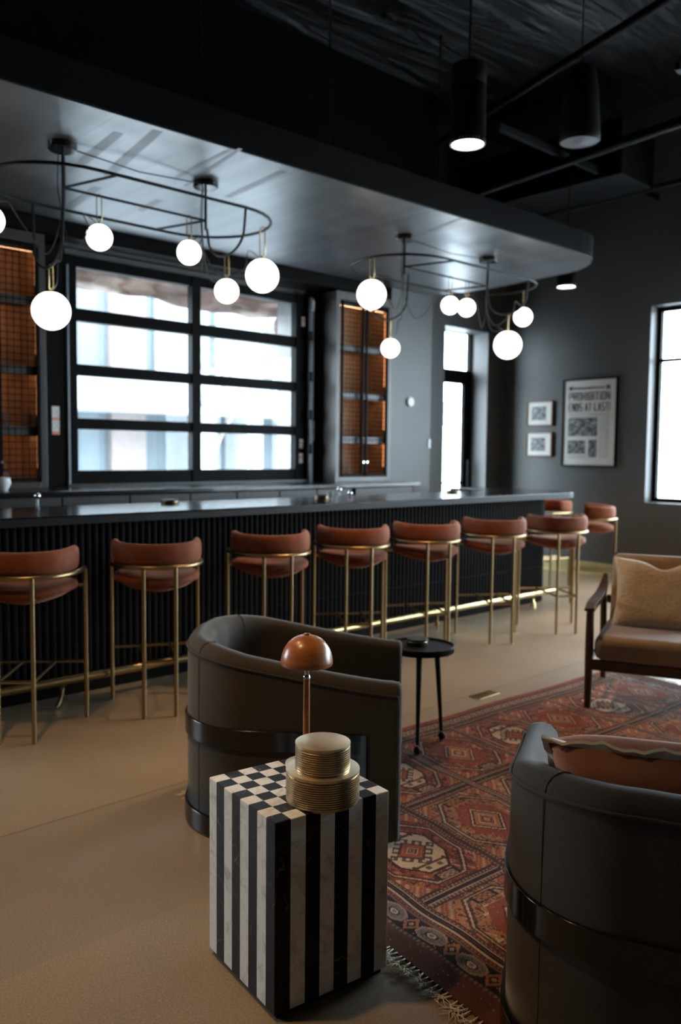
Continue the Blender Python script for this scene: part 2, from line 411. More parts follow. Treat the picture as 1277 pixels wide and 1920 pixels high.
# garage style window
win = empty('window_1', (4.24, 6.62, 0), label='glazed black sectional roll up window behind the bar', kind=st)
def rel(m, o):  # shift vertices to parent space
    m.v = [(x-o[0], y-o[1], z-o[2]) for x, y, z in m.v]; return m
O1 = (4.24, 6.62, 0); GY0, GY1 = 6.49, 6.56
fr = MB()
zs = [1.262, 1.600, 1.690, 2.036, 2.128, 2.474, 2.575, 2.903]
for a, b_ in ((1.14, 1.262), (1.600, 1.690), (2.036, 2.128), (2.474, 2.575), (2.903, 2.99)):
    fr.box((2.99, GY0, a), (5.51, GY1, b_))
for a, b_ in ((2.99, 3.085), (4.176, 4.268), (5.383, 5.51)):
    fr.box((a, GY0-.012, 1.14), (b_, GY1, 2.99))
rel(fr, O1).build('window_frame', 'frame_black', win, bevel=.004)
rel(MB().box((2.98, 6.44, 1.14), (5.52, 6.56, 1.152)), O1).build('sill_strip', 'cabinet_wood', win)
for i in range(4):
    for a, b_ in ((3.085, 4.176), (4.268, 5.383)):
        rel(MB().box((a, GY0+.03, zs[2*i]), (b_, GY0+.036, zs[2*i+1])), O1).build('pane', 'glass', win)
# door with transom
DY = 6.85; OD = (8.22, DY, 0)
door = empty('door_1', OD, label='black framed glass door with a transom beside the wall pier', kind=st)
f = MB()
f.box((7.80, DY, 0), (7.875, DY+.06, 2.96)).box((8.61, DY, 0), (8.64, DY+.06, 2.96)).box((7.80, DY, 2.32), (8.64, DY+.06, 2.49)).box((7.80, DY, 2.955), (8.64, DY+.06, 2.96))
f.box((8.490, DY, 0), (8.62, DY+.05, 2.33)).box((7.87, DY, 0), (8.62, DY+.05, .25)).box((7.87, DY+.01, 1.045), (8.5, DY+.05, 1.072))
rel(f, OD).build('door_frame', 'frame_black', door, bevel=.003)
rel(MB().box((7.875, DY+.02, .25), (8.49, DY+.026, 1.045)).box((7.875, DY+.02, 1.072), (8.49, DY+.026, 2.32)), OD).build('door_glass', 'glass', door)
rel(MB().box((7.875, DY+.02, 2.49), (8.61, DY+.026, 2.955)), OD).build('transom_glass', 'glass', door)
rel(MB().tube([(8.53, DY-.05, .95), (8.53, DY-.05, 1.35)], .012), OD).build('door_handle', 'matte_black', door, smooth='auto')
# right wall window, then unseen openings added for daylight
def side_window(name, xa, ya, yb, label, mulls):
    o = empty(name, (xa, (ya+yb)/2, .9), label=label, kind=st); OO = (xa, (ya+yb)/2, .9)
    f = MB(); t_ = .05
    f.box((xa, ya, .90), (xa+.06, yb, .90+t_)).box((xa, ya, 3.10-t_), (xa+.06, yb, 3.10)).box((xa, ya, 2.485), (xa+.05, yb, 2.525))
    for y in [ya, *mulls, yb-t_]: f.box((xa-.01, y, .90), (xa+.06, y+t_, 3.10))
    rel(f, OO).build('window_frame', 'frame_black', o, bevel=.004)
    ys = [ya]+list(mulls)+[yb]
    for a, b_ in zip(ys[:-1], ys[1:]):
        rel(MB().box((xa+.02, a+.03, .93), (xa+.026, b_, 3.08)), OO).build('pane', 'glass', o)
side_window('window_2', 9.16, 1.2, 4.62, 'tall black framed window in the right wall', [2.3, 3.45])
d2 = empty('added_door', (9.2, -.75, 0), label='unseen black framed glass doors added in the right wall for daylight', kind=st)  # out of view, added to bring more daylight across the right floor
f2 = MB()
for y in (-2.4, -1.33, -.23, .84): f2.box((9.18, y, 0), (9.24, y+.06, 3.1))
for z in (0, 2.3, 3.02): f2.box((9.18, -2.4, z), (9.24, .9, z+.08))
rel(f2, (9.2, -.75, 0)).build('door_frame', 'frame_black', d2)
for y in (-2.35, -1.28, -.18): rel(MB().box((9.20, y, .08), (9.206, y+1.03, 3.03)), (9.2, -.75, 0)).build('door_glass', 'glass', d2)
w4 = empty('added_window', (-.85, 6.85, 1.0), label='unseen black framed window added further left in the back wall for daylight', kind=st)  # out of view, added for cool daylight on the marble table's left face
f4 = MB().box((-1.8, 6.82, 1.0), (.1, 6.88, 1.06)).box((-1.8, 6.82, 2.54), (.1, 6.88, 2.6))
for x in (-1.8, -.88, .04): f4.box((x, 6.82, 1.0), (x+.06, 6.88, 2.6))
rel(f4, (-.85, 6.85, 1.0)).build('window_frame', 'frame_black', w4)
for x in (-1.76, -.84): rel(MB().box((x, 6.845, 1.05), (x+.9, 6.85, 2.56)), (-.85, 6.85, 1.0)).build('pane', 'glass', w4)

# ------------------------------------------------------------------ outside
tag(MB().box((-30, 7.2, -.6), (40, 40, -.5)).build('ground_outside', 'snow'), 'snow covered ground outside the windows', kind=st)
tag(MB().box((9.5, -30, -.6), (40, 7.2, -.5)).build('ground_outside', 'snow'), 'snow covered ground beyond the right windows', kind=st)
tag(MB().box((-30, -30, -.6), (-4, 7.2, -.5)).build('ground_outside', 'snow'), 'snow covered ground beyond the left window', kind=st)
bl = empty('apartment_building', (8, 15, -.5), label='pale blue clapboard building seen through the roll up window', cat='building')
BO = (8, 15, -.5)
rel(MB().box((3, 15, -.5), (17, 18, 7.5)), BO).build('wall', 'siding', bl)
for x in (7.75, 13.2): rel(MB().box((x, 14.85, -.5), (x+.75, 15, 7.5)), BO).build('pilaster', 'pink_brick', bl)
rel(MB().box((3, 13.9, 2.15), (17, 15, 2.75)), BO).build('balcony', 'siding_trim', bl)
for x in (8.75, 10.2, 14.4):
    w_ = rel(MB().box((x, 14.9, 3.0), (x+1.25, 15.0, 4.7)), BO).build('window', 'siding_trim', bl)
    rel(MB().box((x+.1, 14.88, 3.1), (x+1.15, 14.9, 4.6)), BO).build('pane', 'siding_glass', w_)
for x in (9.3, 10.5, 12.0): rel(MB().box((x, 14.2, -.5), (x+.4, 14.6, 2.2)), BO).build('post', 'siding_trim', bl)
def tree(x, y, h, label):
    o = empty('bare_tree', (x, y, -.5), label=label, cat='tree', group='bare trees outside the roll up window')
    m = MB()
    def br(p, d, l, r, k):
        q = p+d*l; m.tube([p, (p+q)/2+Vector((random.uniform(-.03, .03), 0, random.uniform(-.03, .03)))*l, q], [r, r*.8, r*.6], 5)
        if k:
            for _ in range(3): br(p+d*l*random.uniform(.55, 1), (d+Vector((random.uniform(-.8, .8), random.uniform(-.5, .5), random.uniform(-.1, .6)))).normalized(), l*.68, r*.55, k-1)
    br(Vector((0, 0, h*.30)), Vector((0, 0, 1)), h*.28, .05, 4)
    m.build('crown', 'bark', o); MB().tube([(0, 0, 0), (.02, 0, h*.3)], [.08, .06], 8).build('trunk', 'bark', o, smooth=True)
tree(8.4, 12.3, 4.2, 'bare young tree in front of the blue building, left side of the window')
tree(10.2, 12.2, 4.6, 'bare young tree in front of the blue building, right side of the window')
# plastic wrap drooping outside the roll up window
def sheet(name, label, grid, mat):
    nu, nv = len(grid), len(grid[0]); vs_ = [p for row in grid for p in row]
    m = MB().add(vs_, [(i*nv+j, i*nv+j+1, (i+1)*nv+j+1, (i+1)*nv+j) for i in range(nu-1) for j in range(nv-1)])
    o = m.build(name, mat, smooth=True); s = o.modifiers.new('thickness', 'SOLIDIFY'); s.thickness = .004
    return tag(o, label, 'sheet')
g = []
for i in range(60):
    u = i/59; x = 3.1+u*3.0
    zb = np.interp(x, (3.1, 3.39, 4.0, 4.58, 5.0, 5.5, 5.9, 6.1), (2.90, 2.875, 2.865, 2.815, 2.82, 2.84, 2.92, 2.95))+.008*math.sin(u*41)
    g.append([(x+.03*math.sin(j*1.7), 7.12+.04*math.sin(u*21+j*.8)+.03*math.sin(u*9-j*1.9), 3.25-(3.25-zb)*j/13) for j in range(14)])
wrap_ = sheet('plastic_wrap', 'translucent pink printed plastic wrap drooping across the top of the roll up window', g, 'wrap')
g = []
for i in range(40):
    v_ = i/39; z_ = 1.0+v_*2.0
    w_ = .22+.06*math.sin(v_*9)+.05*math.sin(v_*23)
    g.append([(5.98-w_*j/9, 7.16+.03*math.sin(v_*17+j*1.3), z_) for j in range(10)])
strip = sheet('torn_strip', None, g, 'wrap'); del strip['category']; strip.parent = wrap_

# ------------------------------------------------------------------ ceiling services
tag(MB().tube([(7.34, 6.38, 4.9), (6.05, 2.4, 4.9), (5.3, .3, 4.9)], .04, 10).build('ceiling_pipe', 'matte_black', smooth='auto'), 'black pipe crossing the ceiling diagonally between the two hanging cylinders', 'pipe')
tag(MB().tube([(7.31, 6.19, 4.2), (6.70, 1.7, 4.2), (6.4, -.5, 4.2)], .045, 10).build('ceiling_pipe', 'ceiling_black', smooth='auto'), 'long grey black pipe running just below the hanging speaker', 'pipe')
tag(MB().tube([(8.50, 6.1, 4.2), (8.3, 2.0, 4.2)], .03, 8).build('ceiling_pipe', 'matte_black', smooth='auto'), 'thin black pipe running close to the right wall under the ceiling', 'pipe')
for y in (4.6, 3.0): tag(MB().box((6.1, y-.02, 4.25), (9.0, y+.02, 4.31)).build('ceiling_strut', 'ceiling_black'), 'black strut spanning to the right wall, ' + ('above the canopy end' if y > 4 else 'nearer the windows'), 'strut')
tag(MB().box((7.75, 4.35, 4.2), (8.42, 6.4, 4.75)).build('air_duct', 'ceiling_black', bevel=.01), 'black rectangular air duct below the ceiling near the right wall', 'duct')
tag(MB().box((8.05, 4.9, 4.19), (8.2, 5.05, 4.195)).build('exit_lamp', 'ceiling_black'), 'small square plate under the black air duct', 'plate')

# ------------------------------------------------------------------ canopy
CZ = 3.162
pts = [(1.0, 4.07)]
n = 10
for k in range(n+1):
    a = -math.pi/2+math.pi/2*k/n; pts.append((6.52+.60*math.cos(a), 4.07-.08+.62+.62*math.sin(a)))
pts += [(7.20, 5.4), (7.16, 5.95)]
pts += [(7.06, 6.18), (1.0, 6.18)]
can = empty('bar_canopy', (4, 5.1, CZ), label='flat black edged canopy with a rounded corner hanging over the bar', cat='canopy')
OC = (4, 5.1, CZ)
rel(MB().prism(pts, CZ, CZ+.20), OC).build('fascia', 'satin_black', can, bevel=.006)
inn = [(4+(x-4)*.9965, 5.13+(y-5.13)*.990) for x, y in pts]
rel(MB().prism(inn, CZ-.004, CZ+.002), OC).build('underside', 'canopy_sheet', can)
for x, y, l, w_, a in [(2.33, 4.59, .62, .07, -97), (2.51, 4.55, .90, .07, -100), (2.90, 4.39, .69, .035, -94), (2.98, 4.41, .82, .035, -100), (3.36, 4.48, .69, .055, -95), (2.69, 5.55, .61, .07, -97), (3.11, 5.37, .34, .06, -96), (4.97, 4.23, .42, .05, -104)]:
    d = Vector((math.cos(R(a)), math.sin(R(a)), 0))*l/2; e = Vector((-d.y, d.x, 0)).normalized()*w_/2; c = Vector((x, y, 0))
    q = [c-d-e*.7, c-d*.6-e, c+d-e*.8, c+d+e*.8, c-d*.5+e, c-d+e*.8]
    rel(MB().prism([(p.x, p.y) for p in q], CZ-.0055, CZ-.0045), OC).build('paint_streak', 'canopy_streak', can)
for x, y in ((4.70, 5.25), (6.12, 5.3), (3.46, 5.25)):
    rel(MB().tube([(x, y, CZ+.15), (x, y, ZC)], .008, 8), OC).build('hanger_rod', 'matte_black', can, smooth='auto')

# ------------------------------------------------------------------ pendants
def pendant(x, y, z, r, h, label, lit=True, power=60):
    o = empty('cylinder_pendant', (x, y, z), label=label, cat='pendant lamp')
    MB().lathe([(r-.006, .03), (r, .0), (r, h*.72), (r*.965, h*.73), (r*.965, h*.75), (r, h*.76), (r, h), (r*.6, h+.01), (.001, h+.012)], n=36, cap=False).build('housing', 'satin_black', o, smooth='auto')
    MB().lathe([(r*.9, .012), (.001, .012)], n=32, cap=False).build('diffuser', 'spot_glow', o)
    MB().lathe([(r*.9, .0), (r, .0), (r, .02), (r*.9, .02), (r*.9, 0)], n=32, cap=False).build('trim_ring', 'grey_steel', o, smooth='auto')
    MB().tube([(0, 0, h), (.01, 0, h+.6), (0, 0, ZC-z)], .006, 8).build('cable', 'matte_black', o, smooth='auto')
    l = bpy.data.lights.new('spot', 'SPOT'); l.energy = power; l.color = (1, .60, .27); l.spot_size = R(84); l.spot_blend = .6; l.shadow_soft_size = r*.6
    lo = bpy.data.objects.new('spot', l); COL.objects.link(lo); lo.parent = o; lo.location = (0, 0, -.01)
    return o
pendant(3.84, 3.11, 3.18, .10, .43, 'tall black cylinder pendant with a glowing end hanging in front of the canopy', power=120)
pendant(7.55, 4.80, 3.13, .10, .43, 'small lit black cylinder pendant peeking below the rounded canopy end', power=90)
pendant(1.0, 3.1, 3.18, .10, .43, 'unseen black cylinder pendant added to warm the open floor at the left', power=62)  # added out of view for the warm light on the left floor
pendant(.5, 2.2, 3.18, .10, .43, 'unseen black cylinder pendant added to light the near floor at the left', power=78)  # added out of view to light the near floor, table top and jars
pendant(7.3, 2.5, 3.18, .10, .43, 'unseen black cylinder pendant added to light the lounge chair side of the room', power=150)  # added out of view to warm the right wall, lounge chair and rug
o = empty('hanging_speaker', (4.71, 2.93, 3.363), label='unlit tapered black speaker hanging on a wire near the right pipe', cat='speaker')
MB().lathe([(.118, 0), (.125, .015), (.125, .04), (.105, .30), (.085, .43), (.06, .455), (.001, .46)], n=36, cap=False).build('housing', 'matte_black', o, smooth='auto')
MB().lathe([(.118, .006), (.03, .0), (.012, -.004), (.001, -.006)], n=36, cap=False).build('grille', 'grey_steel', o, smooth=True)
MB().tube([(0, 0, .45), (0, 0, ZC-3.363)], .004, 6).build('wire', 'matte_black', o)

# ------------------------------------------------------------------ chandeliers
ZR = 2.913; YC = 4.65; RR = .42
def chandelier(xa, xb, label, globes, loops):
    O = (xa, YC, ZR); o = empty('globe_chandelier', O, label=label, cat='chandelier')
    ring = []
    for k in range(17): a = math.pi/2+math.pi*k/16; ring.append((xa+RR*math.cos(a), YC+RR*math.sin(a), ZR))
    for k in range(17): a = -math.pi/2+math.pi*k/16; ring.append((xb+RR*math.cos(a), YC+RR*math.sin(a), ZR))
    f = MB().tube(ring, .0095, 10, closed=True)
    f.tube([(xa, YC, ZR), (xb, YC, ZR)], .008, 8)
    f.tube([(xa, YC, ZR), (xa+.12, YC-RR, ZR)], .008, 8).tube([(xb, YC, ZR), (xb-.12, YC+RR, ZR)], .008, 8)
    rel(f, O).build('ring_frame', 'matte_black', o, smooth='auto')
    for x in (xa, xb):
        r_ = rel(MB().lathe([(.075, CZ-.045), (.08, CZ-.04), (.08, CZ), (.001, CZ)], (x, YC, 0), 28, cap=False).lathe([(.001, CZ-.045), (.075, CZ-.045)], (x, YC, 0), 28, cap=False), O).build('ceiling_rose', 'gloss_black', o, smooth='auto')
        rel(MB().tube([(x, YC, CZ-.04), (x, YC, ZR-.06)], .009, 8), O).build('stem', 'matte_black', o, smooth='auto')
    rel(MB().tube([(xa, YC, CZ-.02), ((xa+xb)/2, YC-.01, CZ-.055), (xb, YC, CZ-.02)], .004, 6), O).build('link_cable', 'cord_black', o, smooth='auto')
    for (x, sgn, zb) in loops:   # U shaped tube from the stem to the ring side
        p = [(x, YC, ZR-.05)]; 
        for k in range(13):
            a = math.pi*k/12; p.append((x, YC+sgn*RR/2-sgn*RR/2*math.cos(a)*.93, zb+.14-.14*math.sin(a)))
        p.append((x, YC+sgn*RR, ZR))
        rel(MB().tube(bez(p, 3), .008, 8), O).build('loop_tube', 'matte_black', o, smooth='auto')
    for (gx, gy, gz, r, ztop, src) in globes:
        g = rel(MB().lathe([(.001, -r)]+[(r*math.sin(math.pi*i/24), -r*math.cos(math.pi*i/24)) for i in range(1, 22)]+[(r*.36, r*.93), (.001, r*.93)], (gx, gy, gz), 32, cap=False), O).build('globe', 'globe_glow', o, smooth='auto')
        zt = gz+r*.93; w_ = .014 if r < .1 else .018; a0 = random.uniform(-.4, .4) if src >= 0 else 1.2
        dx, dy = math.cos(a0-.7)*w_, math.sin(a0-.7)*w_
        h = MB(); lo = zt+.035
        loop = [(gx-dx, gy-dy, lo), (gx-dx, gy-dy, ztop-.012), (gx-dx*.6, gy-dy*.6, ztop+.004), (gx, gy, ztop+.009), (gx+dx*.6, gy+dy*.6, ztop+.004), (gx+dx, gy+dy, ztop-.012), (gx+dx, gy+dy, lo), (gx+dx*.5, gy+dy*.5, lo-.012), (gx, gy, lo-.016), (gx-dx*.5, gy-dy*.5, lo-.012)]
        h.tube(loop, .0036 if r < .1 else .0045, 8, closed=True)
        h.lathe([(.012, zt-.006), (.012, zt+.006), (.006, zt+.01), (.006, lo-.01)], (gx, gy, 0), 16)
        rel(h, O).build('hanger', 'brass', g, smooth='auto')
        sx = xa if abs(src) == 1 else xb
        m1 = Vector((sx+(gx-sx)*.25, YC+(gy-YC)*.2, ZR-.32-.08*random.random())); m2 = Vector((sx+(gx-sx)*.62, YC+(gy-YC)*.6-.03, max(gz+.02, ZR-.40)))
        e = Vector((gx, gy, zt+.012))
        d = (Vector((sx, YC, 0))-Vector((gx, gy, 0))); d.z = 0; d = d.normalized() if d.length > .02 else Vector((0, 1, 0))
        off = random.uniform(-.02, .02)
        cpts = [(sx+off, YC+.012, CZ-.04), (sx+off*1.3, YC+.02, ZR+.02), (sx+off*.6, YC+.015, ZR-.18), tuple(m1), tuple(m2), tuple(e+d*.10+Vector((0, 0, .035))), tuple(e+d*.02)]
        rel(MB().tube(bez(cpts, 6), .0035, 6), O).build('cord', 'cord_black', g, smooth='auto')
    return o
chandelier(2.14, 3.10, 'oval ring globe chandelier at the left, in front of the roll up window',
    [(1.715, 4.62, 2.645, .077, ZR, 1), (2.154, 4.86, 2.250, .112, 2.51, -1), (2.36, 4.65, 2.675, .076, ZR, 1), (2.975, 4.65, 2.69, .077, ZR, 2), (3.117, 4.44, 2.44, .077, 2.665, 2), (3.475, 4.54, 2.603, .111, ZR, 2)], [(2.14, 1, 2.50), (3.11, -1, 2.66)])
chandelier(4.98, 6.06, 'oval ring globe chandelier at the right, nearer the glass door',
    [(4.575, 4.61, 2.635, .112, ZR, 1), (5.05, 4.86, 2.294, .079, 2.525, -1), (5.551, 4.65, 2.68, .077, ZR, 1), (5.772, 4.65, 2.688, .078, ZR, 2), (6.088, 4.44, 2.381, .122, 2.645, -2), (6.475, 4.56, 2.68, .086, ZR, -2)], [(5.03, 1, 2.525), (6.07, -1, 2.645)])

# ------------------------------------------------------------------ bar
bar = empty('bar_counter', (4.5, 4.8, 0), label='long black bar with a reeded front and a rounded far end', cat='bar')
OB = (4.5, 4.8, 0)
# reeded front profile following the outline
def arc(cx, cy, r, a0, a1, n): return [(cx+r*math.cos(R(a0+(a1-a0)*k/n)), cy+r*math.sin(R(a0+(a1-a0)*k/n))) for k in range(n+1)]
path = [(.9, 4.60)]+arc(6.88, 4.85, .25, -90, 0, 10)+[(7.13, 5.72)]
P = [Vector(p) for p in path]; L = [0]
for a, b_ in zip(P[:-1], P[1:]): L.append(L[-1]+(b_-a).length)
def along(s):
    for i in range(len(P)-1):
        if s <= L[i+1] or i == len(P)-2:
            t = (s-L[i])/(L[i+1]-L[i]); d = (P[i+1]-P[i]).normalized(); return P[i].lerp(P[i+1], t), Vector((d.y, -d.x))
outline = []; pitch = .044; N = int(L[-1]/pitch)
for i in range(N):
    for fr_, hh in ((.0, -.010), (.12, -.010), (.16, .0), (.3, .006), (.56, .0085), (.82, .006), (.96, 0)):
        p, nn = along((i+fr_)*pitch); outline.append(tuple(p+nn*hh))
back = [(6.75, 5.72), (6.75, 5.10), (.9, 5.10)]
m = MB().prism(outline+back, .10, 1.015)
rel(m, OB).build('reeded_front', 'bar_flute', bar)
base_ = [(.9, 4.615)]+arc(6.87, 4.86, .245, -90, 0, 10)+[(7.115, 5.72), (6.75, 5.72), (6.75, 5.10), (.9, 5.10)]
rel(MB().prism([(.9, 4.60)]+arc(6.88, 4.85, .255, -90, 0, 10)+[(7.135, 5.72), (6.75, 5.72), (6.75, 5.10), (.9, 5.10)], 0, .10), OB).build('plinth', 'bar_flute', bar)
rel(MB().prism([(.9, 4.597)]+arc(6.88, 4.85, .262, -90, 0, 10)+[(7.142, 5.72), (7.0, 5.72), (6.9, 4.7), (.9, 4.7)], .345, .350), OB).build('groove_strip', 'satin_black', bar)
top = [(.9, 4.43)]+arc(7.10, 4.75, .33, -88, 0, 14)+[(7.43, 5.80), (6.98, 5.80), (6.90, 5.22), (.9, 5.20)]
tp = MB().prism(top, 1.056, 1.066)
rel(tp, OB).build('countertop', 'bar_top', bar, bevel=.004)
rel(MB().prism([(x*.999, y+.004 if y < 5 else y-.004) for x, y in top], 1.014, 1.0565), OB).build('subtop', 'matte_black', bar)
# foot rail
rl = empty('foot_rail', (4.5, 4.42, 0), label='polished brass foot rail running along the base of the bar', cat='foot rail')
OR = (4.5, 4.42, 0)
rp = [(.9, 4.42, .145), (6.86, 4.40, .145)]
rel(MB().tube(rp, .026, 16), OR).build('tube', 'brass', rl, smooth='auto')
rel(MB().tube([(7.34, 4.95, .145), (7.34, 5.72, .145)], .026, 16), OR).build('tube', 'brass', rl, smooth='auto')
for x, y, dx, dy in ((2.0, 4.42, 0, 1), (3.6, 4.42, 0, 1), (5.2, 4.41, 0, 1), (6.55, 4.40, 0, 1), (7.34, 5.15, -1, 0), (7.34, 5.6, -1, 0)):
    b_ = MB().tube(bez([(x, y, .13), (x+dx*.02, y+dy*.02, .09), (x+dx*.0-.035*dy, y+dy*.0-.02, .035), (x-.06*dy, y-.03, .010)], 5), .010, 8)
    b_.tube(bez([(x, y, .13), (x+dx*.02, y+dy*.03, .08), (x+dx*.05+.03*dy, y+dy*.06, .03), (x+dx*.07+.05*dy, y+dy*.08, .010)], 5), .010, 8)
    b_.lathe([(.031, -.014), (.031, .014)], (x, y, .145), 16, axis='x' if dy else 'y')
    rel(b_, OR).build('bracket', 'brass', rl, smooth='auto')

# ------------------------------------------------------------------ back bar
bb = empty('back_bar', (4.3, 6.0, 0), label='low dark wood back bar with a black top under the roll up window', cat='cabinet')
OBB = (4.3, 6.0, 0)
rel(MB().box((1.2, 5.74, 1.10), (6.44, 6.465, 1.135)), OBB).build('worktop', 'bar_top', bb, bevel=.003)
rel(MB().box((1.2, 5.80, 0), (6.40, 6.5, 1.10)), OBB).build('carcass', 'matte_black', bb)
xs = [1.25, 2.02, 2.62, 3.16, 3.70, 4.16, 4.62, 5.06, 5.50, 5.545, 6.36]
for a, b_ in zip(xs[:-1], xs[1:]):
    if b_-a < .1: continue
    d = rel(MB().box((a+.006, 5.775, .12), (b_-.006, 5.80, 1.09)), OBB).build('door', 'back_cabinet', bb, bevel=.002)

def bottle_cabinet(x0, x1, yf, yb, z0, z1, bays, shelves, label, grid):
    o = empty('bottle_cabinet', ((x0+x1)/2, (yf+yb)/2, z0), label=label, cat='cabinet'); O = ((x0+x1)/2, (yf+yb)/2, z0)
    t = .05
    c = MB().box((x0, yf, z0), (x0+t, yb, z1)).box((x1-t, yf, z0), (x1, yb, z1)).box((x0+t, yf, z0), (x1-t, yb, z0+t)).box((x0+t, yf, z1-t*1.6), (x1-t, yb, z1))
    rel(c, O).build('carcass', 'cabinet_wood', o, bevel=.003)
    rel(MB().box((x0+t, yb-.02, z0+t), (x1-t, yb, z1-t*1.6)), O).build('back_panel', 'shelf_wood', o)
    for xa, xb in ((x0+t, x0+t+.006), (x1-t-.006, x1-t)): rel(MB().box((xa, yf+.04, z0+t), (xb, yb-.02, z1-t*1.6)), O).build('side_lining', 'shelf_wood', o)
    for z in list(shelves)+[z1-.082]: rel(MB().box((x0+t, yf+.044, z-.048), (x1-t, yf+.05, z+.018)), O).build('shelf_lip', 'cabinet_wood', o)
    for z in shelves: rel(MB().box((x0+t, yf+.05, z-.018), (x1-t, yb-.02, z+.018)), O).build('shelf', 'cabinet_wood', o)
    for a, b_, hinge in bays:
        d = MB(); w_ = .022
        d.box((a, yf-.012, z0+.06), (a+w_, yf+.012, z1-.09)).box((b_-w_, yf-.012, z0+.06), (b_, yf+.012, z1-.09)).box((a, yf-.012, z0+.06), (b_, yf+.012, z0+.08)).box((a, yf-.012, z1-.11), (b_, yf+.012, z1-.09))
        dd = rel(d, O).build('door', 'frame_black', o)
        g = MB(); k = a+w_
        while k < b_-w_: g.tube([(k, yf, z0+.07), (k, yf, z1-.1)], .0029, 4); k += grid
        k = z0+.1
        while k < z1-.11: g.tube([(a+.01, yf+.004, k), (b_-.01, yf+.004, k)], .0029, 4); k += grid
        rel(g, O).build('wire_mesh', 'frame_black', dd)
        rel(MB().lathe([(.009, yf-.03), (.006, yf-.022), (.004, yf-.012)], ((b_-.01 if hinge else a+.01), 0, z0+.2), 10, axis='y'), O).build('knob', 'chrome', dd, smooth='auto')
    zz = [z0+t]+list(shelves)+[z1-.1]
    for a, b_ in zip(zz[:-1], zz[1:]):
        rel(MB().box((x0+t+.03, yf+.055, b_-.030), (x1-t-.03, yf+.063, b_-.022)), O).build('light_strip', 'led_glow', o)
        rel(MB().box((x1-t-.012, yf+.045, a+.10), (x1-t-.007, yf+.050, b_-.03)), O).build('light_strip', 'led_dim', o)
    return o
bottle_cabinet(5.66, 6.455, 6.19, 6.56, 1.135, 3.03, [(5.73, 6.04, 1), (6.075, 6.39, 0)], (1.574, 2.024, 2.501), 'tall dark bottle cabinet with amber lit mesh doors, right of the roll up window', .047)
bottle_cabinet(1.9, 2.70, 6.19, 6.56, 1.135, 3.03, [(1.96, 2.31, 1), (2.335, 2.645, 0)], (1.586, 2.036, 2.552), 'tall dark bottle cabinet with amber lit mesh doors, left of the roll up window', .05)
tag(MB().box((2.70, 6.47, 1.135), (2.985, 6.6, 3.03)).build('trim_1', 'wall_black'), 'black panel between the left bottle cabinet and the window', kind=st)
tag(MB().box((5.515, 6.47, 1.135), (5.66, 6.6, 3.03)).build('trim_2', 'wall_black'), 'black panel between the window and the right bottle cabinet', kind=st)
tr = empty('door_track', (5.54, 6.43, 1.135), label='grey vertical track with black hinges at the right of the roll up window', cat='track')
MB().box((-.022, -.02, 0), (.022, .03, 1.83)).build('rail', 'grey_steel', tr, bevel=.004)
for z in (.28, .62, 1.0, 1.4): MB().box((-.045, -.035, z), (-.005, .0, z+.10)).build('hinge', 'matte_black', tr, bevel=.004)
MB().lathe([(.024, 0), (.026, .1)], (-.02, -.04, 1.69), 12).build('roller_cap', 'chrome', tr, smooth='auto')
tag(MB().box((2.990, 6.45, 1.15), (3.005, 6.49, 2.9)).build('door_track', 'grey_steel'), 'thin grey vertical track at the left of the roll up window', 'track')
for (x, y, z, w_, h, lb) in [(2.889, 6.465, 1.664, .062, .225, 'tall white and orange warning label on the black panel left of the window'), (3.035, 6.484, 1.355, .045, .105, 'small white and red warning label low on the left window frame'), (5.470, 6.474, 2.73, .04, .09, 'cream warning label high on the right window frame'),
                     (5.454, 6.474, 1.514, .045, .09, 'upper of two small warning labels low on the right window frame'), (5.450, 6.474, 1.37, .045, .10, 'lower of two small warning labels low on the right window frame'), (5.60, 6.465, 1.645, .045, .20, 'tall white warning label on the black panel right of the window')]:
    tag(MB().box((-w_/2, -.002, -h/2), (w_/2, .002, h/2)).build('warning_label', 'sticker', loc=(x, y, z)), lb, 'label', 'warning labels around the roll up window')
# glasses and fittings
def lathe_thing(name, prof, loc, mat, label, cat, group=None, n=20):
    return tag(MB().lathe(prof, n=n, cap=False).build(name, mat, smooth='auto', loc=loc), label, cat, group)
tum = [(.001, .002), (.036, .002), (.040, .10), (.037, .10), (.033, .008), (.001, .008)]
gm = NT('drink_glass'); gm.base((.9, .9, .9)); gm.rm(.03); gm.p.inputs['Transmission Weight'].default_value = .92; gm.p.inputs['IOR'].default_value = 1.3
for x, lb in ((2.45, 'left'), (2.605, 'right')): lathe_thing('drinking_glass', tum, (x, 6.36, 1.604), 'drink_glass', 'clear tumbler on the left cabinet shelf, the %s one of two' % lb, 'glass', 'tumblers on the left cabinet shelf')
lathe_thing('crystal_decanter', [(.001, .002), (.05, .002), (.055, .05), (.03, .09), (.015, .10), (.02, .13), (.001, .14)], (2.43, 6.34, 1.186), 'drink_glass', 'small glinting crystal decanter at the bottom of the left cabinet', 'decanter', n=8)
for k, (x, h) in enumerate(((5.80, .13), (5.86, .16), (5.92, .12), (5.98, .17))):
    lathe_thing('liqueur_bottle', [(.001, 0), (.024, 0), (.024, h*.6), (.009, h*.78), (.009, h), (.001, h)], (x, 6.35, 1.186), 'drink_glass', ['first', 'second', 'third', 'fourth'][k]+' small clear bottle from the left at the bottom of the right cabinet', 'bottle', 'small bottles in the right cabinet')
def tap(x, y, z, h, label):
    o = empty('beer_tap', (x, y, z), label=label, cat='tap')
    MB().lathe([(.016, 0), (.008, .01), (.007, h-.03)], n=12).build('post', 'grey_steel', o, smooth='auto'); MB().sphere((0, 0, h-.02), .02, 14).build('knob', 'chrome', o, smooth=True)
tap(4.62, 5.0, 1.066, .085, 'short chrome knobbed tap standing on the bar near the middle stools')
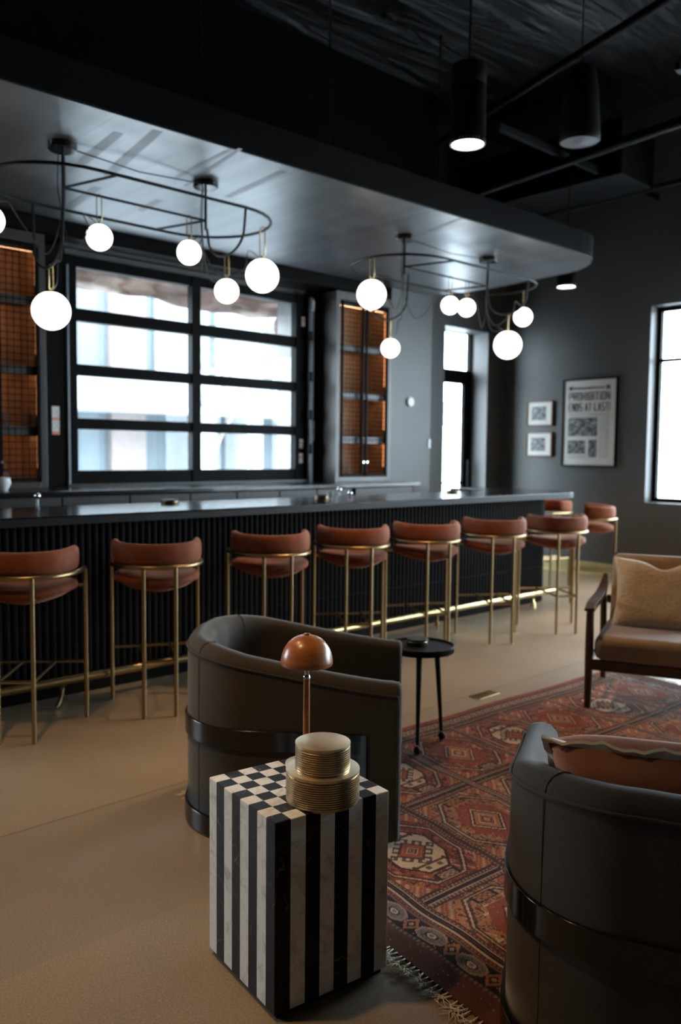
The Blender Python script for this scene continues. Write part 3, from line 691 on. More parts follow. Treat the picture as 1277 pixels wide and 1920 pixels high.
tap(4.76, 5.02, 1.066, .05, 'tiny chrome knob on the bar beside the taller tap')
tap(2.12, 5.02, 1.066, .10, 'short chrome knobbed tap at the left end of the bar')
lathe_thing('frosted_bowl', [(.001, 0), (.03, 0), (.055, .05), (.05, .09), (.001, .10)], (2.285, 6.0, 1.135), 'white_plastic', 'small white rounded bowl on the back bar at the far left', 'bowl')
def coasters(x, y, z, r, label, n=3, mat='matte_black', topm='matte_black'):
    o = empty('coaster_stack', (x, y, z), label=label, cat='coasters')
    m = MB().lathe([(r*.96, 0), (r, .003), (r, .011*n-.002), (r*.98, .011*n)], n=36); m.build('holder', 'aged_brass', o, smooth='auto')
    for k in range(n): MB().lathe([(r*.97, 0), (r*1.015, .002), (r*1.015, .008), (r*.97, .010)], (0, 0, .0115*k+.008), 36).build('coaster', topm, o, smooth='auto')
    return o
coasters(3.05, 5.02, 1.066, .06, 'round coaster stack with a chrome rim on the bar behind the second stool', 2)
coasters(4.36, 4.92, 1.066, .055, 'round coaster stack beside a small glass on the bar', 2)
coasters(5.99, 4.95, 1.066, .06, 'round coaster stack near the far end of the bar', 2)
lathe_thing('shot_glass', [(.001, .002), (.018, .002), (.024, .05), (.022, .05), (.016, .008), (.001, .008)], (4.45, 4.92, 1.066), 'drink_glass', 'tiny clear glass beside the middle coaster stack on the bar', 'glass')

# wall fittings
o = tag(MB().lathe([(.048, -.022), (.05, 0), (.05, .001)], n=28, axis='y').build('thermostat', 'white_plastic', smooth='auto', loc=(6.754, 6.198, 1.985)), 'round white thermostat on the grey wall pier', 'thermostat')
tag(MB().box((7.065, 6.19, 1.49), (7.099, 6.2, 1.59)).build('light_switch', 'white_plastic'), 'small white light switch at the edge of the grey wall pier', 'switch')

# ------------------------------------------------------------------ stools
A_, B_, D_, HR = .084, .243, .409, .811
def make_stool():
    o = empty('bar_stool', (0, 0, 0))
    r = .0115
    for x in (-A_, A_): MB().tube([(x, 0, 0), (x, 0, HR)], r, 10).build('leg', 'aged_brass', o, smooth='auto')
    for x in (-B_, B_): MB().tube([(x, D_, 0), (x, D_, HR-.02), (x, D_-.006, HR-.006), (x, D_-.02, HR)], r, 10).build('leg', 'aged_brass', o, smooth='auto')
    rail = bez([(B_, D_-.02, HR), (B_+.004, .28, HR), (.232, .165, HR), (.175, .062, HR), (A_, .006, HR), (0, -.008, HR), (-A_, .006, HR), (-.175, .062, HR), (-.232, .165, HR), (-B_-.004, .28, HR), (-B_, D_-.02, HR)], 5)
    MB().tube(rail, .0125, 10).build('arm_rail', 'aged_brass', o, smooth='auto')
    zf = .305
    s = MB().tube([(-B_, D_, zf), (B_, D_, zf)], .008, 8).tube([(-A_, 0, zf), (A_, 0, zf)], .009, 8)
    for x in (-A_, A_): s.tube([(x, 0, zf), (x, D_, zf)], .008, 8)
    s.build('footrest', 'aged_brass', o, smooth='auto')
    s = MB().tube([(-B_, D_, .715), (B_, D_, .715)], .008, 8)
    for x in (-A_, A_): s.tube([(x, 0, .70), (x*1.1, D_, .70)], .008, 8)
    s.build('seat_frame', 'aged_brass', o, smooth='auto')
    # seat cushion: D shaped plan, bowl shaped underside
    plan = []
    for k in range(40):
        a = 2*math.pi*k/40; c, sn = math.cos(a), math.sin(a); e = 2.9 if sn > 0 else 2.15
        rr = (abs(c)**e+abs(sn)**e)**(-1/e); plan.append((.235*rr*c, .225+.21*rr*sn))
    levels = [(.0, .757, .0), (.55, .757, 0), (.86, .753, 0), (.97, .742, 0), (1.0, .727, 0), (.985, .708, 0), (.92, .693, 0), (.78, .676, 0), (.55, .664, 0), (.0, .660, 0)]
    vs_ = []; fs = []
    for sc, z, _ in levels:
        for (x, y) in plan:
            dz = .018*((x/.235)**2)*1.0 if z > .7 else .03*((x/.235)**2)
            vs_.append((x*max(sc, .002), .225+(y-.225)*max(sc, .002), z+dz*sc))
    n_ = 40
    for i in range(len(levels)-1):
        for k in range(n_): fs.append((i*n_+k, i*n_+(k+1) % n_, (i+1)*n_+(k+1) % n_, (i+1)*n_+k))
    MB().add(vs_, fs).build('seat', 'rust_velvet', o, smooth=True)
    # backrest band
    path = bez([(.226, .30, 0), (.212, .17, 0), (.160, .080, 0), (.08, .036, 0), (0, .026, 0), (-.08, .036, 0), (-.160, .080, 0), (-.212, .17, 0), (-.226, .30, 0)], 5)
    prof = [(-.024, .0), (-.026, .05), (-.025, .09), (-.016, .106), (0, .112), (.016, .106), (.025, .09), (.026, .05), (.024, .0), (.012, -.010), (-.012, -.010)]
    vs_ = []; fs = []; m_ = len(path); q = len(prof)
    for i, p in enumerate(path):
        t = (path[min(i+1, m_-1)]-path[max(i-1, 0)]).normalized(); nn = Vector((t.y, -t.x, 0))
        u = abs(i/(m_-1)-.5)*2; endf = 1.0 if u < .9 else math.sqrt(max(.0, 1-((u-.9)/.1)**2))*.75+.25
        for a, z in prof: vs_.append(p+nn*a*endf+Vector((0, 0, HR+.012+(.05+(z-.05)*(.72+.28*endf))+.014*u*u)))
    for i in range(m_-1):
        for k in range(q): fs.append((i*q+k, i*q+(k+1) % q, (i+1)*q+(k+1) % q, (i+1)*q+k))
    fs.append(tuple(range(q))); fs.append(tuple(range((m_-1)*q, m_*q)))
    MB().add(vs_, fs).build('backrest', 'rust_velvet', o, smooth=True, subsurf=1)
    return o
stools = [(1.561, 3.984, -38.65, 'rust velvet brass bar stool cut off by the left edge of the photo'),
 (2.297, 3.885, -26.9, 'rust velvet brass bar stool standing whole, second from the left end of the bar'),
 (3.100, 3.889, -27.2, 'rust velvet brass bar stool, third from the left, legs hidden by the left barrel armchair'),
 (3.774, 3.889, -34.0, 'rust velvet brass bar stool, fourth from the left, just right of the mushroom lamp'),
 (4.451, 3.790, -26.1, 'rust velvet brass bar stool directly behind the round black side table'),
 (5.145, 3.750, -35.9, 'rust velvet brass bar stool standing clear, just right of the round side table'),
 (5.830, 3.619, -32.5, 'rust velvet brass bar stool nearest the right end of the bar front'),
 (8.06, 5.06, 75, 'rust velvet brass bar stool half hidden behind the rounded bar end'),
 (7.53, 4.16, 32, 'rust velvet brass bar stool seen side on near the skirting, turned toward the bar end')]
proto = make_stool()
for i, (x, y, a, lb) in enumerate(stools):
    o = proto if i == 0 else copy_tree(proto)
    o.location = (x, y, 0); o.rotation_euler = (0, 0, R(a)); tag(o, lb, 'bar stool', 'rust velvet bar stools along the bar')

# ------------------------------------------------------------------ marble side table with jars and lamp
TA = math.atan2(-.045, .355)
tb = empty('marble_side_table', (1.252, 1.575, 0), TA, 'black and white marble cube table, chequered top and striped sides', 'side table')
MB().box((0, 0, .016), (.36, .36, .515)).build('marble_block', 'marble_tiles', tb, bevel=.003, bseg=3)
MB().box((.012, .012, 0), (.348, .348, .017)).build('plinth', 'matte_black', tb)
def jar(x, y, z, r, h, label):
    o = empty('ribbed_jar', (x, y, z), label=label, cat='jar')
    prof = [(.001, 0), (r*.97, 0), (r*.985, .003)]; k = .004; nrib = int((h-.012)/.0058)
    for i in range(nrib):
        z0 = .004+i*.0058; prof += [(r*.972, z0), (r, z0+.0013), (r, z0+.0045), (r*.972, z0+.0058)]
    prof += [(r*.985, h-.006)]
    MB().lathe(prof, n=72, cap=False).build('ribbed_body', 'ribbed_brass', o, smooth='auto')
    MB().lathe([(r*.97, h-.007), (r, h-.006), (r*1.004, h-.003), (r*1.001, h-.0005), (r*.985, h), (.001, h)], n=72, cap=False).build('lid', 'brushed_brass', o, smooth='auto')
jar(1.440, 1.612, .515, .0975, .085, 'larger ribbed brass jar resting on the chequered table top')
jar(1.434, 1.606, .600, .0725, .073, 'smaller ribbed brass jar stacked on the larger one')
lp = empty('table_lamp', (1.56, 1.82, .515), label='mushroom table lamp with a cognac wood dome on a slim stem', cat='lamp')
MB().lathe([(.001, 0), (.058, 0), (.062, .004), (.060, .010), (.03, .016), (.012, .022), (.001, .023)], n=40, cap=False).build('base', 'brushed_brass', lp, smooth='auto')
MB().lathe([(.0095, .015), (.0100, .10), (.0098, .2), (.0092, .262)], n=20).build('stem', 'cognac_wood', lp, smooth='auto')
MB().lathe([(.0105, .258), (.0105, .264), (.0085, .268), (.0066, .27), (.0066, .33)], n=20).build('neck', 'chrome', lp, smooth='auto')
prof = [(.070, .301), (.0735, .300), (.0755, .303)]
for k in range(1, 17):
    a = math.pi/2*k/16; prof.append((max(.001, .0758*math.cos(a)**.92), .305+.083*math.sin(a)))
prof2 = prof+[(.001, .384)]+[(max(.001, .0715*math.sin(math.pi/2*k/12)), .301+.079*math.cos(math.pi/2*k/12)) for k in range(1, 13)]
MB().lathe(prof2, n=56, cap=False).build('lamp_shade', 'cognac_wood', lp, smooth='auto')
MB().lathe([(.010, .386), (.0105, .390), (.008, .3915), (.001, .392)], n=24, cap=False).build('cap', 'aged_brass', lp, smooth='auto')

# ------------------------------------------------------------------ barrel armchairs
def barrel_chair(cx, cy, az, label):
    """origin at floor under the middle of the arm fronts line; local +y is forward"""
    o = empty('barrel_armchair', (cx, cy, .006), R(az-90), label, 'armchair')
    W_, Dp, T_ = .39, .82, .105           # half width, depth, shell thickness
    rc = .30
    outer = [(-W_, 0), (-W_, -.12), (-W_, -.30), (-W_, -(Dp-rc)+.0)]
    outer += [(-W_+rc-rc*math.cos(R(a)), -(Dp-rc)-rc*math.sin(R(a))*1.0) for a in (15, 30, 45, 60, 75, 90)]
    outer += [(0, -Dp-.012)]
    pts_ = outer+[(-x, y) for x, y in outer[:-1][::-1]]
    pv = bez([(x, y, 0) for x, y in pts_], 3); m_ = len(pv)
    ln = [0]
    for a, b_ in zip(pv[:-1], pv[1:]): ln.append(ln[-1]+(b_-a).length)
    def hgt(i):
        u = -pv[i].y/Dp; u = min(1, max(0, u)); s = u*u*(3-2*u); return .600+.120*(.55*u+.45*s)
    prof = [(.0, .03), (.0, .18), (.0, .33), (.0, .48), (.002, -.045), (.008, -.022), (.024, -.006), (.050, .0), (.078, -.006), (.098, -.028), (.105, -.060), (.105, -.12), (.105, -.22)]
    vs_ = []; q = 0
    def ring(i, lift=0):
        t = (pv[min(i+1, m_-1)]-pv[max(i-1, 0)]).normalized(); nn = Vector((t.y, -t.x, 0))   # inward
        if nn.dot(Vector((0, -.40, 0))-pv[i]) < 0: nn = -nn
        h = hgt(i); out = []
        for k, (d, z) in enumerate(prof):
            zz = z if k < 4 else h+z
            out.append(pv[i]+nn*d+Vector((0, 0, zz)))
        out.append(pv[i]+nn*.105+Vector((0, 0, .25))); out.append(pv[i]+nn*.105+Vector((0, 0, .03)))
        return out
    rings = [ring(i) for i in range(m_)]; q = len(rings[0])
    # rounded arm fronts
    def cap(rg, sgn):
        c = sum(rg, Vector())/len(rg); r1 = [p+Vector((0, .012, 0)) for p in rg]
        r2 = [Vector((p.x+(c.x-p.x)*.28, p.y+.022, p.z+(-.012 if p.z > .5 else (.01 if p.z < .1 else 0)))) for p in rg]
        return r1, r2
    a1, a2 = cap(rings[0], 1); b1, b2 = cap(rings[-1], 1)
    allr = [a2, a1]+rings+[b1, b2]; M_ = len(allr)
    mb = MB(); vs_ = [p for rg in allr for p in rg]
    fs = [(i*q+k, i*q+(k+1) % q, (i+1)*q+(k+1) % q, (i+1)*q+k) for i in range(M_-1) for k in range(q)]
    fs += [tuple(range(q)), tuple(range((M_-1)*q, M_*q))]
    mb.add(vs_, fs); mb.build('shell', 'taupe_fabric', o, smooth=True)
    # piping round the outer top edge and down the arm fronts, plus corner seams
    pip = []
    for i in range(m_):
        nn = (rings[i][12]-rings[i][0]); nn.z = 0; nn = nn.normalized()
        pip.append(pv[i]-nn*.001+Vector((0, 0, hgt(i)-.040)))
    fl = [Vector((pip[0].x, .012, z)) for z in (.05, .2, .4, .52)]; fr__ = [Vector((pip[-1].x, .012, z)) for z in (.52, .4, .2, .05)]
    MB().tube(fl+[pip[0]+Vector((0, .008, 0))]+pip+[pip[-1]+Vector((0, .008, 0))]+fr__, .0038, 8).build('piping', 'taupe_fabric', o, smooth=True)
    for i in (int(m_*.30), int(m_*.70)):
        sm = MB()
        nn = (rings[i][12]-rings[i][0]); nn.z = 0; nn = nn.normalized()
        sm.tube([pv[i]-nn*.0005+Vector((0, 0, z)) for z in (.05, .3, .5, hgt(i)-.05)], .0012, 6)
        sm.tube(bez([rings[i][k]+Vector((0, 0, .0003)) for k in range(4, 12)], 3), .0014, 6)
        sm.build('seam', 'taupe_fabric', o, smooth=True)
    # glossy black belt, front uprights and plinth band
    def band(z0, z1, off, i0, i1, name):
        vv = []; n__ = 0
        for i in range(i0, i1):
            nn = (rings[i][12]-rings[i][0]); nn.z = 0; nn = nn.normalized(); p = pv[i]
            vv += [p-nn*off+Vector((0, 0, z0)), p-nn*off+Vector((0, 0, z1)), p+nn*.01+Vector((0, 0, z1)), p+nn*.01+Vector((0, 0, z0))]; n__ += 1
        fs_ = [(j*4+k, j*4+(k+1) % 4, (j+1)*4+(k+1) % 4, (j+1)*4+k) for j in range(n__-1) for k in range(4)]+[(0, 1, 2, 3), ((n__-1)*4, (n__-1)*4+1, (n__-1)*4+2, (n__-1)*4+3)]
        return MB().add(vv, fs_)
    band(.345, .420, .010, 3, m_-3, 'belt').build('belt', 'gloss_black', o, smooth='auto', bevel=.002)
    band(.0, .075, .012, 3, m_-3, 'plinth').build('plinth_band', 'gloss_black', o, smooth='auto', bevel=.002)
    for s_i in (-1, 1):
        MB().box((s_i*(W_+.010)-.004 if s_i > 0 else -W_-.010, -.185, 0), (s_i*(W_+.010) if s_i > 0 else -W_-.010+.004+.006, -.10, .42)).build('upright', 'gloss_black', o, bevel=.002)
    MB().prism([(x*.96, y*.97-.004) for x, y in pts_], .02, .10).build('base', 'matte_black', o)
    # seat
    sx = W_-T_; fr2 = [(-sx, .02), (-sx, -.45)]+[(-sx+.2-.2*math.cos(R(a)), -.55-.2*math.sin(R(a))) for a in (0, 30, 60, 90)]
    sp = fr2+[(-x, y) for x, y in fr2[::-1]]
    MB().prism([(x*.995, y) for x, y in sp], .08, .30).build('seat_base', 'taupe_fabric', o, bevel=.02, bseg=3, smooth='auto')
    MB().prism([(x*.99, y+.005) for x, y in sp], .302, .445).build('seat_cushion', 'taupe_fabric', o, bevel=.045, bseg=5, smooth='auto')
    return o
barrel_chair(2.42, 2.27, -47, 'taupe barrel armchair with a glossy black belt, behind the marble table')
barrel_chair(2.35, 1.135, 31, 'taupe barrel armchair seen from behind at the lower right, holding a terracotta cushion')

def cushion(name, w, h, t, mat, loc, rot, label, flange=None, fm='cream_trim', dent=0, seed=1):
    rnd = random.Random(seed); N_ = 26
    o = empty(name, loc, 0, label, 'cushion'); o.rotation_euler = rot
    def pt(u, v, side):
        eu, ev = 1-abs(u)**4.5, 1-abs(v)**4.5; pinch = .055*(u*u*v*v)
        th = t/2*(max(0, eu)**.55)*(max(0, ev)**.55)
        x = u*w/2*(1-.05*(1-abs(v)**2)*0-.045*abs(v)**0*(1-(v*v))*0)*(1-.05*(1-v*v)*abs(u)**6); z = v*h/2*(1-.05*(1-u*u)*abs(v)**6)
        x *= 1+pinch; z *= 1+pinch
        if dent and v > 0: z -= dent*math.exp(-(u/.28)**2)*v**3
        th *= 1+.03*math.sin(u*3+seed)*math.sin(v*2.5+side)
        return (x, side*th, z)
    for_b = MB()
    idx = {}
    for side in (-1, 1):
        base_i = len(for_b.v); P_ = []
        for i in range(N_+1):
            for j in range(N_+1): P_.append(pt(-1+2*i/N_, -1+2*j/N_, side))
        for_b.add(P_, [(i*(N_+1)+j, i*(N_+1)+j+1, (i+1)*(N_+1)+j+1, (i+1)*(N_+1)+j) for i in range(N_) for j in range(N_)])
    b_ = for_b.build('cover', mat, o, smooth=True)
    wd = b_.modifiers.new('weld', 'WELD'); wd.merge_threshold = .0005
    if flange:
        rim = []
        for k in range(100):
            a = k/100*4; sd = int(a); f_ = (a-sd)*2-1
            u, v = [(f_, 1), (1, -f_), (-f_, -1), (-1, f_)][sd]
            x, _, z = pt(u, v, 0); rim.append((x, z))
        vs_ = []; cx_ = 0
        for k, (x, z) in enumerate(rim):
            l = math.hypot(x, z); s1 = 1+flange/l; wv = .008*math.sin(k*.9+seed)+.005*math.sin(k*2.3)
            vs_ += [(x*.985, -.006, z*.985), (x*s1, wv-.005, z*s1), (x*s1, wv+.005, z*s1), (x*.985, .006, z*.985)]
        n_ = 100
        MB().add(vs_, [(k*4+i, k*4+(i+1) % 4, ((k+1) % n_)*4+(i+1) % 4, ((k+1) % n_)*4+i) for k in range(n_) for i in range(4)]).build('flange', fm, o, smooth='auto')
    return o
cushion('throw_cushion', .52, .34, .20, 'terracotta_linen', (1.885, .89, .60), (R(27), 0, R(31-90)), 'terracotta linen cushion with a cream flange on the near barrel armchair', flange=.014, seed=3)

# ------------------------------------------------------------------ round side table
tb = empty('round_side_table', (3.05, 2.70, .009), 0, 'small round black side table on three ball footed legs', 'side table')
MB().lathe([(.001, .455), (.15, .455), (.163, .457), (.165, .461), (.165, .484), (.162, .487), (.157, .484), (.155, .478), (.001, .478)], n=56, cap=False).build('table_top', 'satin_black', tb, smooth='auto')
for x, y in ((2.906, 2.584), (3.158, 2.647), (3.008, 2.845)):
    dx, dy = x-3.05, y-2.70
    d = Vector((dx, dy, 0)); q_ = d*.72
    MB().tube([(q_.x, q_.y, .457), (d.x*.97, d.y*.97, .045)], [.0145, .0085], 14).sphere((d.x*1.0, d.y*1.0, .019), .019, 18).build('leg', 'matte_black', tb, smooth='auto')
coasters(3.065, 2.735, .4875, .052, 'black coaster stack in a brass holder on the round side table', 2)

# ------------------------------------------------------------------ wooden lounge chair
lc = empty('lounge_chair', (4.194, 2.453, .009), R(203-90), 'walnut framed lounge chair with an olive cushion and open arms', 'armchair')
# local: +y forward, +x to the sitter's right hand side; front left leg in the picture is the origin, chair extends to local +x
Wd, Dd = .72, .73
def arm(x):
    p = bez([(x, .03, .560), (x, -.10, .575), (x, -.30, .577), (x, -.50, .590), (x, -.64, .632), (x, -.70, .665)], 5); vs_ = []; n_ = len(p)
    for i, c in enumerate(p):
        u = i/(n_-1); w_ = .030+.012*math.sin(math.pi*min(1, u*1.15))-.012*u
        vs_ += [c+Vector((-w_, 0, -.010)), c+Vector((w_, 0, -.010)), c+Vector((w_*.85, 0, .010)), c+Vector((-w_*.85, 0, .010))]
    return MB().add(vs_, [(i*4+k, i*4+(k+1) % 4, (i+1)*4+(k+1) % 4, (i+1)*4+k) for i in range(n_-1) for k in range(4)]+[(0, 1, 2, 3), tuple(range(4*n_-4, 4*n_))])
for x in (0, -Wd):
    MB().tube([(x, 0, 0), (x, -.01, .30), (x, -.005, .555)], [.019, .024, .021], 12).build('leg', 'walnut', lc, smooth='auto')
    MB().tube([(x, -Dd+.02, 0), (x, -Dd+.06, .30), (x, -Dd+.14, .60)], [.018, .023, .018], 12).build('leg', 'walnut', lc, smooth='auto')
    arm(x).build('armrest', 'walnut', lc, smooth='auto', bevel=.004)
fm = MB().box((-Wd, -.02, .215), (0, .012, .275)).box((-Wd, -Dd+.03, .21), (0, -Dd+.06, .26)).box((-.012, -Dd+.04, .22), (.012, 0, .27)).box((-Wd-.012, -Dd+.04, .22), (-Wd+.012, 0, .27))
fm.box((.02-Wd, -Dd+.10, .50), (-.02, -Dd+.125, .55)); fm.build('frame', 'walnut', lc, bevel=.006)
bt = MB().tube([(-.05, -.62, .27), (-.05, -.76, .80)], .014, 8).tube([(.05-Wd, -.62, .27), (.05-Wd, -.76, .80)], .014, 8).tube([(-.05, -.76, .79), (.05-Wd, -.76, .79)], .013, 8)
bt.build('back_frame', 'walnut', lc, smooth='auto')
MB().box((.028-Wd, -.62, .277), (-.028, .035, .415)).build('seat_cushion', 'olive_fabric', lc, bevel=.045, bseg=5, smooth='auto')
v_ = MB().box((.045-Wd, -.07, 0), (-.045, .06, .44)); bc = v_.build('back_cushion', 'olive_fabric', lc, bevel=.04, bseg=5, smooth='auto', loc=(0, -.585, .375)); bc.rotation_euler = (R(14), 0, 0)
a_ = R(203-90); ca, sa = math.cos(a_), math.sin(a_)
lx, ly = -.355, -.415
cushion('throw_cushion', .54, .42, .16, 'boucle', (4.194+ca*lx-sa*ly, 2.453+sa*lx+ca*ly, .605), (R(17), 0, a_), 'fuzzy beige cushion propped on the olive lounge chair', dent=.05, seed=5)

# ------------------------------------------------------------------ rug
def build_rug():
    UL, VL, st_ = 3.22, 2.56, .0042
    nu, nv = int(UL/st_)+1, int(VL/st_)+1
    u = np.linspace(0, UL, nu)[:, None]*np.ones((1, nv)); v = np.linspace(0, VL, nv)[None, :]*np.ones((nu, 1))
    rng = np.random.default_rng(4)
    C = {k: np.array(c) for k, c in dict(red=(.215, .052, .029), orange=(.31, .125, .058), rust=(.235, .072, .038), dark=(.026, .017, .017), brown=(.085, .036, .024), ivory=(.46, .335, .225), pink=(.31, .18, .125), grey=(.17, .125, .115), navy=(.045, .035, .042)).items()}
    col = np.zeros((nu, nv, 3)); col[:] = C['rust']
    def put(mask, c, mixf=1.0):
        cc = C[c] if isinstance(c, str) else c; col[mask] = col[mask]*(1-mixf)+cc*mixf
    # field panels
    pu, pv_ = .41, .555; u0, v0 = .225, .155
    iu = np.floor((u-u0)/pu).astype(int); iv = np.floor((v-v0)/pv_).astype(int)
    p = (u-u0)-(iu+.5)*pu; q = (v-v0)-(iv+.5)*pv_
    ivory_cell = ((iu+iv+1) % 2 == 0)
    hsh = lambda a, b, k: (np.sin(a*12.9898+b*78.233+k*37.719)*43758.5453) % 1.0
    h1 = hsh(iu, iv, 1)
    for lo, hi, c in ((0, .35, 'rust'), (.35, .7, 'orange'), (.7, 1.01, 'red')): put((h1 >= lo) & (h1 < hi), c)
    # small filler motifs on a 3 cm lattice
    k = .034; cu, cv = np.floor(u/k), np.floor(v/(k*1.15)); lu, lv = u/k-cu-.5, v/(k*1.15)-cv-.5
    hm = hsh(cu, cv, 2); hc = hsh(cu, cv, 3); au, av = np.abs(lu), np.abs(lv); rad = au+av; mx = np.maximum(au, av)
    shape = np.where(hm < .2, (rad < .42) & (rad > .26), np.where(hm < .4, ((au < .10) | (av < .10)) & (mx < .42), np.where(hm < .6, (mx < .40) & (mx > .27) & ~((lu > 0) & (av < .12)), np.where(hm < .8, (rad < .34), (np.abs(lu-lv*.6) < .12) & (mx < .42)))))
    for lo, hi, c in ((0, .38, 'dark'), (.38, .52, 'orange'), (.52, .68, 'pink'), (.68, .82, 'brown'), (.82, 1.01, 'ivory')): put(shape & (hc >= lo) & (hc < hi), c, .78)
    k = .0215; cu, cv = np.floor(u/k), np.floor(v/(k*1.2)); lu, lv = u/k-cu-.5, v/(k*1.2)-cv-.5; au, av = np.abs(lu), np.abs(lv)
    hm = hsh(cu, cv, 5); hc = hsh(cu, cv, 6)
    shp = np.where(hm < .25, (au+av < .36), np.where(hm < .45, (au < .16) & (av < .42), np.where(hm < .65, (np.maximum(au, av) < .38) & (np.maximum(au, av) > .2), np.zeros_like(hm, bool))))
    for lo, hi, c in ((0, .55, 'dark'), (.55, .72, 'navy'), (.72, .86, 'pink'), (.86, 1.01, 'orange')): put(shp & (hc >= lo) & (hc < hi), c, .8)
    put((np.floor(v/.0085) % 3 == 0) & (np.abs(q) > .235), 'dark', .5)
    # octagonal surround in each panel
    def octd(p_, q_, a, b): return np.maximum.reduce([np.abs(p_)/a, np.abs(q_)/b, (np.abs(p_)/a+np.abs(q_)/b)/1.42])
    o1 = octd(p, q, .165, .215)
    put((o1 > .96) & (o1 < 1.0), 'ivory', .7); put((o1 > .90) & (o1 < .96), 'dark', .8); put((o1 > 1.0) & (o1 < 1.05), 'dark', .8)
    tri = (np.abs(p)/.185+np.abs(q)/.245 > 1.52) & (np.abs(p) < .188) & (np.abs(q) < .245); latt = ((np.floor(u/.009)+np.floor(v/.009)) % 2 == 0)
    put(tri, 'orange'); put(tri & latt, 'red'); put(tri & ((np.floor(u/.018+v/.018) % 3) == 0) & latt, 'ivory', .6)
    # ivory medallions with hooked diamond
    o2 = octd(p, q, .105, .145)
    im = ivory_cell & (o2 < 1.0); put(ivory_cell & (o2 < 1.10) & (o2 >= 1.0), 'dark', .9); put(im, 'ivory')
    rd = np.abs(p)/.072+np.abs(q)/.072
    for lo, hi, c in ((.86, 1.02, 'navy'), (.40, .86, 'red'), (.66, .72, 'orange'), (.34, .40, 'ivory'), (.22, .34, 'navy'), (.10, .22, 'orange'), (0, .10, 'dark')): put(im & (rd >= lo) & (rd < hi), c)
    hk = (rd > 1.02) & (rd < 1.52) & (np.floor((np.abs(p)-np.abs(q)*.98+1)/.0205) % 2 == 0) & (np.abs(p)+np.abs(q) > .07); put(im & hk, 'navy', .92)
    tip = (rd > 1.36) & (rd < 1.52) & (np.floor((np.abs(p)-np.abs(q)*.98+1)/.041) % 2 == 0); put(im & tip, 'navy', .92)
    put(im & (np.abs(np.abs(q)-.102) < .007) & (np.abs(p) < .075), 'brown'); put(im & (np.abs(np.abs(q)-.102) < .017) & (np.abs(np.abs(p)-.07) < .007), 'brown')
    put(im & (np.abs(np.abs(q)-.122) < .009) & ((np.abs(np.abs(p)-.028) < .011)), 'navy', .9)
    # red medallions with concentric lozenges
    rm_ = ~ivory_cell & (o2 < 1.0); put(rm_, 'red'); rd2 = np.abs(p)/.085+np.abs(q)/.105
    for lo, hi, c in ((.92, 1.0, 'ivory'), (.80, .92, 'dark'), (.52, .80, 'orange'), (.46, .52, 'ivory'), (.30, .46, 'rust'), (.22, .30, 'dark'), (0, .22, 'pink')): put(rm_ & (rd2 >= lo) & (rd2 < hi), c)
    put(rm_ & (rd2 > 1.05) & (rd2 < 1.12), 'dark', .7)
    # small framed boxes either side of the medallions
    for qq in (-.19, .19):
        bx = np.maximum(np.abs(p)/.05, np.abs(q-qq)/.022); put((bx < 1) & (bx > .78), 'dark'); put(bx < .78, 'pink' if qq > 0 else 'orange'); put((bx < .78) & (((np.floor(u/.014)+np.floor(v/.011)) % 2) == 0), 'dark', .6)
    # panel dividers
    dq = pv_/2-np.abs(q); dp = pu/2-np.abs(p)
    for d, s in ((dq, 1.0), (dp, .62)):
        t_ = v if d is dp else u
        put(d < .038*s, 'brown'); put((d < .036*s) & (d > .031*s), 'dark'); put((d < .029*s) & (d > .017*s) & ((np.floor(t_/.0085) % 2) == 0), 'pink', .8); put((d < .013*s) & (d > .009*s), 'ivory', .75); put(d < .005*s, 'dark')
    # long side borders (v) and end borders (u)
    dv = np.minimum(v, VL-v); du = np.minimum(u, UL-u)
    def border(d, t_, w, scale):
        B = d < w; put(B, 'brown'); put(B & (d < .036*scale), 'red', .9)
        b0, b1 = .052*scale, .112*scale; inb = B & (d > b0) & (d < b1); put(inb, 'pink'); lt = (t_ % .085)/.085-.5; ld = (d-(b0+b1)/2)/((b1-b0)/2)
        r_ = np.abs(lt)*2.3+np.abs(ld)*.8
        put(inb & (r_ < 1.0) & (r_ > .8), 'dark', .85); put(inb & (r_ < .35), 'dark', .8); put(inb & (r_ < .8) & (r_ > .55), 'grey', .7); put(inb & (np.abs(np.abs(lt)-.5) < .07), 'brown', .8)
        put(B & (np.abs(d-b0) < .003), 'dark'); put(B & (np.abs(d-b1) < .003), 'dark')
        put(B & (np.abs(d-(w-.006)) < .0028), 'ivory', .85); put(B & (np.abs(d-(w-.015)) < .003), 'dark', .8); put(B & (np.abs(d-(b1+.010)) < .003) & (np.floor(t_/.008) % 2 == 0), 'ivory', .6)
    border(dv, u, .150, 1.0)
    E_ = (du < .222) & (dv > du*.6)
    col2 = col.copy(); 
    d = du; t_ = v
    put(E_, 'brown'); put(E_ & (d < .085), (C['brown']*.85+C['red']*.15)); put(E_ & (d > .088) & (d < .098) & (np.floor(t_/.009) % 2 == 0), 'grey', .8); put(E_ & (np.abs(d-.102) < .0025), 'dark')
    inb = E_ & (d > .104) & (d < .176); put(inb, 'dark')
    lt = ((t_+.03) % .168)-.084; ld = d-.140; oc = octd(lt, ld, .056, .034)
    put(inb & (oc < 1.0), 'grey'); put(inb & (oc < 1.0) & (oc > .86), 'pink'); put(inb & (oc < .45) & (oc > .3), 'navy'); put(inb & (oc < .3) & (oc > .18), 'ivory'); put(inb & (np.abs(oc-.62) < .05) & (np.floor((lt+ld)/.007) % 2 == 0), 'navy', .7)
    s_ = np.abs(np.abs(lt)-.084)+np.abs(ld)*.8; put(inb & (s_ < .030) & (s_ > .017), 'orange', .85); put(inb & (s_ < .009), 'pink')
